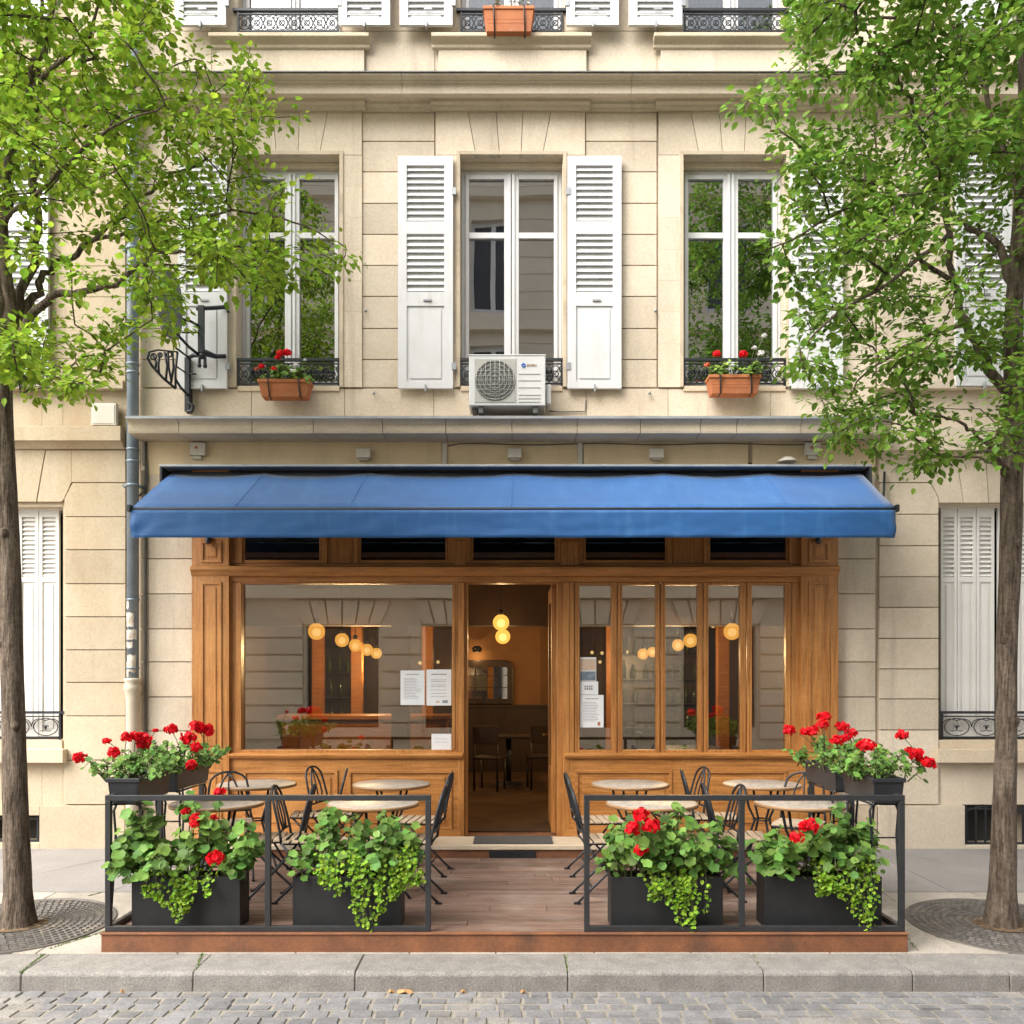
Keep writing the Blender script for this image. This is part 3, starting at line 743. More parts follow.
    for (tp, bt, br) in ((171, 386.5, 236), (-200, 31.8, -60)):
        y = .14; x0, x1 = PX(uc-51), PX(uc+51); zt, zb = PZ(tp), PZ(bt)
        f = MB()
        f.box(x0+.001, x0+.10, y, y+.06, zb, zt); f.box(x1-.10, x1-.001, y, y+.06, zb, zt); f.box(x0+.101, x1-.101, y, y+.06, zt-.12, zt); f.box(x0+.101, x1-.101, y, y+.06, zb, zb+.14)
        f.box(PX(uc)-.11, PX(uc)+.11, y-.01, y+.06, zb+.141, zt-.121); f.box(x0+.101, PX(uc)-.111, y, y+.05, PZ(br)-.03, PZ(br)+.03); f.box(PX(uc)+.111, x1-.101, y, y+.05, PZ(br)-.03, PZ(br)+.03)
        fr = build('window_frame', f, 'white_paint', h, .004)
        p = MB(); p.box(x0+.08, x1-.08, y+.03, y+.036, zb+.1, zt-.1); build('pane', p, 'upper_glass', fr)
        m = MB(); m.box(x0, x1, .05, .3, zt+.001, zt+.13); build('blind_box', m, 'stone_trim', h)
        guard(h, x0+.02, x1-.02, zb+.03, zb+.28, -.02, 8)
        lo = -.085
        for sa, sb, hg in ((uc-112, uc-56, 1), (uc+55, uc+110, -1)):
            b1 = [(zb+1.67, zb+2.22), (zb+.93, zb+1.52)]
            shutter(PX(sa, lo), PX(sb, lo), zb-.02, zb+2.33, lo, b1, zb+.83, h, hinge=hg)
    # cellar grille
    g = MB()
    x0, x1, z0, z1 = PX(cel[0]), PX(cel[1]), PZ(cel[3]), PZ(cel[2])
    for k in range(7):
        x = x0 + (x1-x0)*(k+.5)/7; g.box(x-.008, x+.008, .03, .046, z0, z1, .5)
    g.box(x0, x1, .027, .05, z0, z0+.02, .5); g.box(x0, x1, .027, .05, z1-.05, z1-.035, .5)
    if side > 0:
        pts = [(x0+(x1-x0)*t/10, .04, z1-.10+.085*math.sin(PI*(t/10)**.8)) for t in range(11)]
        g.tube(pts, .012, 5)
    gr = build('cellar_grille', g, 'iron', h)
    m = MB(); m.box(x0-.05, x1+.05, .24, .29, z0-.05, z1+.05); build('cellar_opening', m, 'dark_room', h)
    m = MB()
    m.box(X0, X1, .30, .35, 0, 3.9) if False else None
    m.box(X0, X1, 3.0, 3.2, -.05, 10.9); m.box(X0, X1, -.2, 3.2, 10.9, 11.1, .5)
    m.box(X0 if side < 0 else X1-.2, X0+.2 if side < 0 else X1, .30, 3.0, -.05, 10.9)
    m.box(X0+.2, X1-.2, .301, 3.0, 3.7, 3.85); m.box(X0+.2, X1-.2, .301, 3.0, 7.3, 7.45)
    build('rear_shell', m, 'dark_room', h)
    return h
hl = house('neighbour_house', 'yellower stone house at the left edge beyond the grey downpipe', -1)
hr = house('neighbour_house', 'pale stone house behind the right-hand tree with an arched cellar grille', 1)

# electric box on the left house
e = MB(); e.pbox(91, 403, 116, 425, -.07, -.0125, .5); e.pbox(92.5, 404.5, 114.5, 423.5, -.075, -.0705, .6)
tag(build('meter_box', e, 'plaster_box', None, .004), 'white square meter box on the yellower wall left of the downpipe', 'box')

# ---------------------------------------------------------------- downpipe
dp = thing('downpipe', 'grey zinc downpipe running down the joint between the two left houses', 'drainpipe', (PX(133.3, -.09), -.10, 0))
x, y = PX(133.3, -.09), -.10
YG2 = -.09
m = MB(); m.tube([(x, y, 11.0), (x, y, PZ(683, YG2))], .056, 16, .5); build('pipe', m, 'pipe_zinc', dp)
m = MB()
for py in (200, 365, 373.5, 450, 462, 600, 668): m.tube([(x, y, PZ(py, YG2)-.012), (x, y, PZ(py, YG2)+.012)], .062, 16, .35)
for py in (486, 250):
    m.tube([(x, y, PZ(py, YG2)-.014), (x, y, PZ(py, YG2)+.014)], .068, 16, .3); m.box(x-.10, x-.05, y-.012, y+.09, PZ(py, YG2)-.012, PZ(py, YG2)+.012, .25); m.box(x+.05, x+.08, y-.012, y+.09, PZ(py, YG2)-.012, PZ(py, YG2)+.012, .25)
build('collar', m, 'pipe_zinc', dp)
m = MB()
prof = [(.066, -.02), (.066, PZ(700, YG2)), (.07, PZ(697, YG2)), (.07, PZ(692, YG2)), (.082, PZ(690, YG2)), (.082, PZ(686, YG2)), (.068, PZ(683, YG2)), (.084, PZ(681, YG2)), (.084, PZ(678.5, YG2)), (.05, PZ(678, YG2))]
m.lathe(prof, (x, y, 0), 18); build('cast_foot', m, 'cast_cream', dp)
m = MB()
random.seed(5)
for a0, a1, p0, p1 in ((200, 300, 613, 627), (215, 330, 630, 640), (205, 290, 642, 648), (230, 320, 655, 672), (190, 250, 600, 609), (190, 250, 662, 677)):
    n = 6; r = .0575
    ring = []
    for k in range(n+1):
        a = R(a0+(a1-a0)*k/n); ring.append((x+r*math.cos(a), y+r*math.sin(a)))
    for k in range(n):
        j0, j1 = random.uniform(-.008, .008), random.uniform(-.008, .008)
        m.poly([(*ring[k], PZ(p1, YG2)+j0), (*ring[k+1], PZ(p1, YG2)+j1), (*ring[k+1], PZ(p0, YG2)+j1), (*ring[k], PZ(p0, YG2)+j0)], random.uniform(.2, .8), True)
build('torn_sticker', m, 'sticker', dp)
m = MB(); m.tube([(x+.10, -.03, 4.05), (x+.10, -.03, 3.3), (x+.10, -.035, 1.9), (x+.10, -.03, .6)], .012, 6, .3)
m.tube([P(146, 446, -.03), P(147.5, 480, -.03), P(144, 492, -.05), P(139, 496, -.06)], .008, 5, .4)
build('cable', m, 'lead', dp)

# ---------------------------------------------------------------- awning
aw = thing('awning', 'long blue fabric awning with a straight valance over the café terrace', 'awning', (0, -.1, 3.7))
YB, YFr = -.16, -.95
NX, NY = 66, 8
xa0, xa1 = PX(131.5, YFr), PX(895, YFr); xb0, xb1 = PX(171, YB), PX(861, YB)
zb_, zf_ = PZ(473, YB), PZ(507.5, YFr)
m = MB(); vs = []; fs = []
seam = [0, .135, .285, .497, .715, .86, 1]
def dist_seam(u):
    for a, b in zip(seam, seam[1:]):
        if a <= u <= b: return math.sin(PI*(u-a)/(b-a))
    return 0
for j in range(NY+1):
    v = j/NY
    for i in range(NX+1):
        u = i/NX
        x = (xb0+(xb1-xb0)*u)*(1-v) + (xa0+(xa1-xa0)*u)*v
        y = YB+(YFr-YB)*v
        z = zb_+(zf_-zb_)*v - .030*dist_seam(u)*(math.sin(PI*min(v*.8+.2*(1-v), 1)))*(1-v*.7) - .010*dist_seam(u)*(1-v)
        z += .008*mnoise.noise((x*2.1, y*4, 3)) + .005*mnoise.noise((x*7, y*3, 6))
        vs.append((x, y, z))
for j in range(NY):
    for i in range(NX):
        a = j*(NX+1)+i; fs.append((a, a+NX+1, a+NX+2, a+1))
m.mesh(vs, fs, .5, True)
can = build('canopy', m, 'awning_blue', aw)
sol = can.modifiers.new('thick', 'SOLIDIFY'); sol.thickness = .003
m = MB()
for u in seam[1:-1]:
    pts = []
    for j in range(9):
        v = j/8; x = (xb0+(xb1-xb0)*u)*(1-v) + (xa0+(xa1-xa0)*u)*v
        pts.append((x, YB+(YFr-YB)*v, zb_+(zf_-zb_)*v + .004))
    m.tube(pts, .0022, 4, .95, False)
build('seam', m, 'awning_blue', can)
m = MB(); vs = []; fs = []
zt, zl = PZ(509.8, YFr-.02), PZ(537.5, YFr-.02)
NXV, NZV = 150, 8
for j in range(NZV+1):
    v = j/NZV
    for i in range(NXV+1):
        u = i/NXV; x = xa0+(xa1-xa0)*u
        end = max(0, 1-min(u, 1-u)/.035)
        y = YFr-.016 + .011*v*mnoise.noise((x*1.6, v*1.5, 7)) + .015*(.3+v)*end*math.sin((x*22 + v*7) if u < .5 else (-x*22+v*7)) + .008*(.2+v)*mnoise.noise((x*4+v*2.2, v*3, 2)) + .005*mnoise.noise((x*11-v*3, v*5, 5))
        z = zt+(zl-zt)*v + .002*v*mnoise.noise((x*1.1, 9, 1))
        vs.append((x, y, z))
for j in range(NZV):
    for i in range(NXV):
        a = j*(NXV+1)+i; fs.append((a, a+NXV+1, a+NXV+2, a+1))
m.mesh(vs, fs, .42, True)
va = build('valance', m, 'awning_blue', aw); sol = va.modifiers.new('thick', 'SOLIDIFY'); sol.thickness = .0025
m = MB()
for k in range(260):                     # white stitching and fade marks along the hems
    u = random.random(); x = xa0+(xa1-xa0)*u
    m.box(x, x+.012, YFr-.012, YFr-.008, zf_+.012, zf_+.015, .5) if random.random() < .0 else None
m.tube([(xa0-.03, YFr, zf_-.012), (xa1+.03, YFr, zf_-.012)], .013, 10, .5)
build('front_bar', m, 'awning_shadow', aw)
for s, xx in ((-1, xa0), (1, xa1)):
    m = MB(); m.box(xx-.03 if s < 0 else xx+.0, xx if s < 0 else xx+.03, YFr-.03, YFr+.03, zf_-.04, zf_+.022, .4)
    build('end_cap', m, 'iron', aw, .004)
m = MB()
z1, z0 = PZ(464.5, -.26), PZ(492, -.2)
cx0, cx1 = PX(160.5, -.24), PX(871, -.24)
m.box(cx0, cx1, -.27, -.0305, z1-.022, z1, .75)
build('hood', m, 'zinc', aw, .004)
m = MB()
m.box(cx0, cx1, -.06, -.031, z0, z1-.0225, .5)
m.box(cx0, cx0+.02, -.265, -.0605, z0-.06, z1-.0225, .5); m.box(cx1-.02, cx1, -.265, -.0605, z0-.06, z1-.0225, .5)
m.tube([(xb0, -.13, zb_-.03), (xb1, -.13, zb_-.03)], .045, 12, .5)
build('cassette', m, 'awning_shadow', aw)
for t in (.13, .5, .87):
    m = MB(); x = xb0+(xb1-xb0)*t
    m.tube([(x, -.10, zb_-.13), (x+.28, -.50, (zb_+zf_)/2-.17), (x, YFr+.03, zf_-.03)], .018, 8, .5)
    build('folding_arm', m, 'iron', aw)
m = MB()
m.tube([P(884.5, 472, -.06), P(884, 490, -.10), P(882, 515, -.16)], .012, 6, .4)
build('crank_rod', m, 'iron', aw)

# sign lights over the awning
lx = [(197, 'nearest the downpipe'), (362.5, 'second from the left'), (514, 'under the air conditioner'), (656.5, 'right of the air conditioner'), (813, 'at the right end')]
for i, (px, txt) in enumerate(lx):
    t = thing('sign_light', 'pale box light on the band above the awning, ' + txt, 'light', (PX(px, -.05), -.016, PZ(452, -.05)), 0, 'box lights above the awning')
    m = MB()
    if i in (0, 4): m.pbox(px-7.5, 442.5, px+8, 455, -.07, -.0165, .5); m.pbox(px-5, 455.2, px+4, 459, -.05, -.0165, .2)
    else: m.pbox(px-6.5, 448.3, px+7.5, 457.5, -.10, -.0165, .55); m.pbox(px-4.5, 457.7, px+6, 460, -.07, -.0165, .3)
    build('housing', m, 'plaster_box', t, .004)
    if i in (0, 4):
        m = MB(); m.tube([P(px-1, 447.5, -.07)+Vector((0, .002, 0)), P(px-1, 447.5, -.078)], .014, 10); build('cap', m, 'rust_dot', t)
m = MB(); m.lathe([(.001, .03), (.05, .025), (.085, .0), (.09, -.02)], P(787, 460, -.1), 16)
tag(build('spot_lamp', m, 'plaster_box'), 'rounded grey lamp lying on the awning hood near its right end', 'lamp')
for px, side in ((208, 'left'), (818.5, 'right')):
    m = MB(); m.tube([P(px, 536, YP-.035), P(px, 540, YP-.04), P(px, 543.5, YP-.045)], [.022, .03, .02], 10, .4); m.box(PX(px, YP)-.012, PX(px, YP)+.012, YP-.03, YP, PZ(538, YP), PZ(535, YP), .4)
    tag(build('pilaster_spotlight', m, 'plastic_black', None, .002), 'small black spotlight at the head of the %s oak pilaster under the awning' % side, 'lamp')

# ---------------------------------------------------------------- air conditioner
YA = -.36
ac = thing('air_conditioner', 'white air conditioner unit with a round fan grille below the middle window', 'air conditioner', (PX(509, YA), -.2, PZ(412, YA)))
def ab(m, x0, y0, x1, y1, yf, yb, t=.5): m.pbox(x0, y0, x1, y1, yf, yb, t)
m = MB(); ab(m, 469, 355, 545.5, 405.5, YA, -.06, .5); ab(m, 468.5, 354.2, 546, 355.6, YA-.006, -.05, .6)
o = build('casing', m, 'ac_white', ac, .010)
m = MB()
for k, py in enumerate((373.5, 380, 387, 394.5, 398, 401.5)): ab(m, 518.5, py, 540.5, py+.8, YA-.004, YA-.0005, .2)
ab(m, 516, 358, 516.6, 403, YA-.003, YA-.0005, .2)
build('seam_line', m, 'ac_grille', ac)
m = MB(); ab(m, 474.5, 358.8, 515.3, 402.5, YA-.005, YA-.0005, .4); build('grille_surround', m, 'ac_grille', ac, .012)
m = MB()
cc = P(495, 380.5, YA); rr = 20.2*(CAM_D+YA)/FOC
m.yprism([(cc.x+rr*math.cos(2*PI*k/40), cc.z+rr*math.sin(2*PI*k/40)) for k in range(40)], YA-.008, YA-.0055, .5)
build('fan_opening', m, 'ac_dark', ac)
m = MB()
for q in (.2, .4, .6, .8, .97): m.ring((cc.x, YA-.014, cc.z), rr*q, .0028, 36, 4)
for k in range(-4, 5):
    d = k*rr*.23; h = math.sqrt(max(rr*rr-d*d, 0))
    m.tube([(cc.x+d, YA-.014, cc.z-h), (cc.x+d, YA-.014, cc.z+h)], .0028, 4); m.tube([(cc.x-h, YA-.014, cc.z+d), (cc.x+h, YA-.014, cc.z+d)], .0024, 4)
build('fan_grille', m, 'ac_grille', ac)
m = MB(); ab(m, 546.2, 384, 551.2, 404, -.30, -.10, .45); build('valve_cover', m, 'ac_white', ac, .012)
m = MB()
for px in (478.5, 533):
    ab(m, px, 406, px+5, 413, YA+.02, -.05, .4)
ab(m, 472, 406, 477, 411, YA+.06, -.1, .3)
build('bracket', m, 'lead', ac, .003)
m = MB(); m.ring((PX(523.5, YA), YA-.004, PZ(365.3, YA)), .016, .006, 16, 5); m.ball((PX(524.2, YA), YA-.003, PZ(366.2, YA)), .008, 8, 5)
build('emblem', m, 'logo_blue', ac)
def text_mesh(name, txt, size, mat, parent, loc):
    cu = bpy.data.curves.new(name, 'FONT'); cu.body = txt; cu.size = size; cu.extrude = .001; cu.align_x = 'LEFT'; cu.resolution_u = 2
    to = bpy.data.objects.new('tmp_text', cu); COL.objects.link(to)
    dg = bpy.context.evaluated_depsgraph_get()
    me = bpy.data.meshes.new_from_object(to.evaluated_get(dg)); bpy.data.objects.remove(to)
    me.name = name; me.transform(Matrix.Rotation(PI/2, 4, 'X')); me.transform(Matrix.Translation(Vector(loc)-(WORLD[parent.name] if parent else Vector((0,0,0)))))
    me.materials.clear(); me.materials.append(MT[mat])
    o = bpy.data.objects.new(name, me); COL.objects.link(o)
    if parent: o.parent = parent; WORLD[o.name] = WORLD[parent.name]
    return o
text_mesh('lettering', 'EIMEN', .034, 'logo_orange', ac, (PX(526.8, YA), YA-.003, PZ(366.6, YA)))
m = MB(); m.tube([P(549, 411, -.04), P(560, 412, -.03), P(585, 411.5, -.03), P(586, 400, -.03)], .006, 5, .3)
build('pipe_run', m, 'lead', ac)

# ---------------------------------------------------------------- wrought iron sign bracket
sb = thing('sign_bracket', 'old wrought iron hanging sign on a bracket by the white shutter at left', 'sign', (PX(190, -.1), -.1, PZ(405, -.1)))
m = MB()
Z = lambda px, py, Y: P(px, py, Y)
m.box(PX(185.2, -.1), PX(190.2, -.1), -.125, -.03, PZ(412, -.1), PZ(358, -.1), .5)
m.tube([Z(188, 405, -.1), Z(189.5, 403, -.12), Z(193, 406, -.12), Z(192, 411, -.12), Z(187, 412, -.11)], .020, 7, .5)
build('wall_post', m, 'iron', sb, .004)
m = MB()
m.box(PX(198.5, -.2), PX(204.5, -.2), -.225, -.185, PZ(353, -.2), PZ(306, -.2), .5)
m.tube([Z(196, 308.5, -.2), Z(212, 308, -.17), Z(226, 307, -.10)], .021, 7, .5)
m.tube([Z(226, 307, -.1), Z(229, 313, -.08)], .012, 6, .5)
m.tube([Z(199, 357, -.2), Z(206, 353, -.18), Z(216, 356.5, -.13), Z(226, 356, -.10)], [.03, .035, .024, .02], 7, .5)
m.ball(Z(202, 356, -.21), .032, 10, 6, .5); m.ball(Z(199.3, 365.5, -.2), .022, 8, 6, .5); m.ball(Z(205, 366, -.2), .022, 8, 6, .5)
m.tube([Z(199.5, 355, -.2), Z(199.3, 366, -.2)], .016, 6, .5); m.tube([Z(205, 355, -.2), Z(205, 366, -.2)], .016, 6, .5)
m.tube([Z(188, 358, -.12), Z(194, 355, -.16), Z(202, 356, -.2)], .022, 7, .5)
build('cross_arm', m, 'iron', sb, .003)
m = MB()
m.tube([Z(158, 314, -.62), Z(175, 332, -.5), Z(189, 347, -.33), Z(199, 355, -.21)], .014, 6, .5)
m.tube([Z(182, 319, -.42), Z(190, 321, -.32), Z(199, 326, -.21)], .013, 6, .5)
m.tube([Z(182, 332.5, -.42), Z(199, 332.5, -.21)], .009, 6, .5)
m.tube([Z(176, 366, -.45), Z(186, 373, -.14)], .008, 6, .5); m.tube([Z(176, 380, -.45), Z(181, 388, -.3), Z(188, 395, -.12)], .014, 6, .5)
m.tube([Z(190, 374, -.12), Z(196.5, 374, -.10)], .008, 6, .5)
m.tube([Z(176, 348, -.45), Z(188, 357, -.14)], .010, 6, .5)
build('stay', m, 'iron', sb)
# oval plate hanging in the street, turned almost edge-on
m = MB()
a, b = Z(156.5, 300, -.66), Z(182, 310, -.42)
u = (Vector((b.x, b.y, 0))-Vector((a.x, a.y, 0))); c = (a+b)/2; hw = u.length/2; u.normalize(); nrm = Vector((-u.y, u.x, 0))
zc, zh = PZ(304, -.54), 34*.0093
out = [(math.copysign(abs(math.cos(t))**.7, math.cos(t))*hw, math.copysign(abs(math.sin(t))**.9, math.sin(t))*zh) for t in [2*PI*k/36 for k in range(36)]]
vs = []
for s in (-1, 1):
    for p, q in out: vs.append(Vector((c.x, c.y, zc))+u*p+Vector((0, 0, q - p*.25))+nrm*s*.012)
n = 36
m.mesh(vs, [tuple(range(n)), tuple(range(2*n-1, n-1, -1))] + [(i, n+i, n+(i+1) % n, (i+1) % n) for i in range(n)], .5)
build('oval_plate', m, 'sign_grey', sb)
m = MB()   # openwork basket of iron letters below the plate
rim = [Z(149, 352, -.72), Z(147.5, 358, -.72), Z(152, 366, -.68), Z(163, 378, -.57), Z(175.5, 388.5, -.46)]
m.tube(rim, .013, 6, .5)
top = [Z(149, 352, -.72), Z(158, 350, -.64), Z(168, 351, -.54), Z(177.5, 352, -.45)]
m.tube(top, .008, 5, .5)
for k, (x0, y0, x1, y1, Y) in enumerate(((153, 355, 155.5, 369, -.68), (160, 353, 159, 374, -.62), (164.5, 352, 166, 379, -.56), (168, 353, 171.5, 381, -.53), (172.5, 352, 171, 383, -.5), (177.5, 352, 175.5, 388, -.45))):
    p, q = Z(x0, y0, Y), Z(x1, y1, Y)
    m.tube([p, (p+q)/2+Vector((.014*(-1)**k, .01, 0)), q], .011, 6, .5)
m.ring(Z(153.5, 356.5, -.68), .026, .008, 12, 5); m.ring(Z(160, 355, -.62), .02, .008, 12, 5); m.ring(Z(169, 354.5, -.53), .024, .008, 12, 5)
build('openwork_basket', m, 'iron', sb)

# ---------------------------------------------------------------- papers on the glass
def notice(px0, py0, px1, py1, label, style, yy=-.030):
    p = MB(); p.pbox(px0, py0, px1, py1, yy-.0015, yy, .5)
    t = build('paper_notice', p, 'paper'); tag(t, label, 'notice', 'papers taped to the shop windows')
    k = MB(); random.seed(int(px0*7+py0))
    W, H = px1-px0, py1-py0
    def line(a, b, y, h=.5):
        xx = a
        while xx < b:
            l = random.uniform(.8, 2.6); e = min(xx+l, b)
            k.pbox(xx, y, e, y+h, yy-.0025, yy-.0017); xx = e+.45
    if style == 'list':
        line(px0+W*.22, px1-W*.22, py0+H*.10, .9)
        n = int(H/2.4)
        for i in range(n): line(px0+W*.14, px1-W*random.uniform(.12, .4), py0+H*.22+i*H*.62/n, .45)
    elif style == 'menu':
        line(px0+W*.2, px1-W*.2, py0+H*.12, 1.0)
        for f in (.28, .33, .42, .47, .56, .66, .74):
            build('printed_line', k, 'ink', t); k = MB()
            line(px0+W*.18, px1-W*.2, py0+H*f, .5)
    elif style == 'bold':
        for f in (.32, .5): 
            xx = px0+W*.26
            for q in range(4): k.pbox(xx, py0+H*f, xx+W*.09, py0+H*(f+.14), yy-.0025, yy-.0017); xx += W*.115
    elif style == 'blank':
        line(px0+W*.15, px1-W*.2, py0+H*.3, .35); build('printed_line', k, 'ink', t); k = MB()
        line(px0+W*.15, px1-W*.2, py0+H*.5, .35)
    if k.f: build('printed_line' if style in ('menu', 'blank') else 'printed_text', k, 'ink', t)
    return t
yy = YG-.0005
notice(400.5, 670.5, 424.5, 705, 'plain white sheet left of the printed menu on the big window', 'list', yy)
t = notice(426.5, 669.5, 451.3, 705.5, 'white printed menu sheet at the right edge of the big window', 'menu', yy)
k = MB(); k.pbox(436, 700.8, 439.5, 702.8, yy-.0026, yy-.0017); build('stamp', k, 'photo_warm', t)
k = MB(); k.pbox(442.5, 700.2, 447.8, 703, yy-.0026, yy-.0017); build('stamp', k, 'photo_blue', t)
notice(431.5, 733.8, 451.3, 750, 'small white card in the bottom right corner of the big window', 'blank', yy)
y2 = YG-.0125
t = notice(579.8, 657.2, 596.2, 681, 'picture card, orange over slate blue, at the top of the narrow window', 'none', y2)
k = MB(); k.pbox(580.4, 659, 595.6, 670.4, y2-.003, y2-.0017); build('picture', k, 'photo_warm', t)
k = MB(); k.pbox(580.4, 671.4, 595.6, 680.4, y2-.003, y2-.0017); build('picture', k, 'photo_blue', t)
notice(579.8, 681.4, 598.2, 694.6, 'small white card with bold dark print below the picture card', 'bold', y2)
t = notice(580, 695, 603.6, 727.5, 'tall white printed sheet, lowest in the narrow window by the door', 'list', y2)
k = MB(); k.pbox(597.6, 722, 600.2, 725.5, y2-.0026, y2-.0017); build('stamp', k, 'rust_dot', t)
# ================================================================ inside the café
m = MB(); m.box(BX0+.121, BX1-.121, .301, SY-.001, .05, .12, .5)
for i in range(14):
    pass
build('room_floor', m, 'room_tile', bldg)
m = MB(); m.box(BX0+.121, BX1-.121, .301, SY-.001, 2.95, 3.0, .5); build('room_ceiling', m, 'room_ceiling', bldg)
m = MB()
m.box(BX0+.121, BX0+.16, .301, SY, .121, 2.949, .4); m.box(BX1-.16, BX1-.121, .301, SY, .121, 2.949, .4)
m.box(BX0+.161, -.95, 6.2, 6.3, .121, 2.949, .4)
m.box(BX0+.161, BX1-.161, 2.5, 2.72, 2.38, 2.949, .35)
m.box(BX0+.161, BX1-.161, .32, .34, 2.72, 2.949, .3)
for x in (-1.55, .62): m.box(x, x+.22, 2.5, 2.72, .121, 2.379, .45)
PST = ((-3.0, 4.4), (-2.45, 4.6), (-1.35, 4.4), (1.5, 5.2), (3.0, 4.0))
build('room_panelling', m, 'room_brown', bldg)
for x, y in PST:
    m = MB(); m.box(x, x+.16, y, y+.16, .121, 2.949, .6); build('room_post', m, 'counter_wood', bldg)
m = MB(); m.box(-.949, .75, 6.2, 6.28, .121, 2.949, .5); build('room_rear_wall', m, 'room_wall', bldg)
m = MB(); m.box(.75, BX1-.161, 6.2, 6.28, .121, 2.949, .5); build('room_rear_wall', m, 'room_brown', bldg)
m = MB(); m.box(-.948, .749, 6.14, 6.199, .121, 1.22, .4); m.box(-.948, .749, 6.10, 6.199, 1.2205, 1.26, .5); build('dado', m, 'dark_wood', bldg)
# wall mirror with an arched dark frame
mr = thing('wall_mirror', 'arch-topped mirror in a dark frame on the orange back wall seen through the door', 'mirror', (-.45, 6.15, 1.5))
def arch(x0, x1, z0, z1, r):
    o = [(x0, z0), (x1, z0)]
    for k in range(7): a = PI/2*k/6; o.append((x1-r+r*math.cos(a), z1-r+r*math.sin(a)))
    for k in range(7): a = PI/2+PI/2*k/6; o.append((x0+r+r*math.cos(a), z1-r+r*math.sin(a)))
    return o
m = MB(); m.yprism(arch(-1.0+.06, .02, 1.27, 2.02, .16), 6.13, 6.195, .5); build('frame', m, 'dark_wood', mr, .01)
m = MB(); m.yprism(arch(-.85, -.08, 1.36, 1.90, .03), 6.122, 6.129, .5); build('glass', m, 'mirror_glass', mr)
m = MB()
for x in (-.62, -.42, -.25): m.box(x-.008, x+.008, 6.112, 6.121, 1.36, 1.90)
for z in (1.55, 1.75): m.box(-.85, -.08, 6.112, 6.121, z-.006, z+.006)
build('glazing_bar', m, 'dark_wood', mr)
p = MB(); p.box(.61, .66, 3.0, 3.5, 1.2, 2.0, .5)
pf = build('picture_frame', p, 'dark_wood', None, .01); tag(pf, 'dark framed picture on the inner pillar right of the doorway', 'picture frame')
# bar counter
ct = thing('bar_counter', 'long wooden bar counter with a warm front behind the big left window', 'counter', (-2.1, 3.2, .12))
m = MB(); m.box(-3.2, -.85, 3.15, 3.75, 1.14, 1.20, .6); build('counter_top', m, 'counter_wood', ct, .008)
m = MB(); m.box(-3.15, -.9, 3.22, 3.70, .121, 1.139, .4)
for x in (-2.7, -2.2, -1.7, -1.2): m.box(x-.2, x+.2, 3.20, 3.2195, .3, 1.0, .55)
build('counter_front', m, 'counter_wood', ct, .006)
m = MB(); m.tube([(-3.1, 3.08, .34), (-.95, 3.08, .34)], .02, 8); build('foot_rail', m, 'brass', ct)
# shelves with bottles
def bottle_shelf(label, x0, x1, y, zs, rz=0):
    t = thing('bottle_shelf', label, 'shelf', (0, 0, 0))
    m = MB()
    for z in zs: m.box(x0, x1, y, y+.24, z-.02, z, .6)
    m.box(x0-.03, x0, y, y+.24, .121, zs[-1]+.4, .5); m.box(x1, x1+.03, y, y+.24, .121, zs[-1]+.4, .5)
    m.box(x0, x1, y+.241, y+.26, .121, zs[-1]+.4, .4)
    build('case', m, 'dark_wood', t, .004)
    return t
shelves = [('tall dark shelf of bottles behind the right folding window', 1.75, 3.1, 5.6, (.9, 1.3, 1.7, 2.1)), ('low dark shelf of bottles behind the left end of the bar', -3.2, -2.5, 5.4, (1.0, 1.4, 1.8))]
protos = []
for kk in range(3):
    b = MB(); h = (.26, .30, .24)[kk]; r = (.036, .034, .042)[kk]
    b.lathe([(.001, 0), (r, .0), (r, h*.6), (.013, h*.78), (.013, h), (.001, h)], (0, 0, 0), 10, random.random())
    protos.append(b)
random.seed(11)
first = {}
for si, (lab, x0, x1, y, zs) in enumerate(shelves):
    bottle_shelf(lab, x0, x1, y, zs)
    for z in zs:
        x = x0+.10
        while x < x1-.08:
            k = random.randrange(3)
            if k not in first: first[k] = build('bottle', protos[k], 'bottle_green'); o = first[k]
            else: o = first[k].copy(); COL.objects.link(o)
            o.location = (x, y+.10, z+.001)
            tag(o, 'dark bottle on the %s' % ('tall shelf behind the right folding window' if si == 0 else 'low shelf behind the left end of the bar'), 'bottle', 'bottles on the %s shelf' % ('tall right' if si == 0 else 'low left'))
            x += random.uniform(.12, .22)
# pendant globes
def pendant(px, py, Y, r, label, ceil=2.949, power=9):
    c = P(px, py, Y)
    t = thing('pendant_lamp', label, 'lamp', (c.x, c.y, c.z), 0, 'glowing globe lamps inside the café')
    g = MB(); g.ball(c, r, 20, 12); gl = build('globe', g, 'globe_glow', t); g = MB(); g.ball((c.x, c.y, c.z-r*.1), r*.52, 16, 10); build('bulb', g, 'bulb_core', gl)
    g = MB(); g.tube([(c.x, c.y, c.z+r-.005), (c.x, c.y, c.z+r+.05)], .03, 10, .5); g.tube([(c.x, c.y, c.z+r+.05), (c.x, c.y, ceil)], .006, 5, .5); build('cord', g, 'iron', t)
    ld = bpy.data.lights.new('bulb', 'POINT'); ld.energy = power; ld.color = (1, .66, .30); ld.shadow_soft_size = 0
    lo = bpy.data.objects.new('bulb', ld); COL.objects.link(lo); lo.parent = t; lo.location = (0, 0, -r-.07)
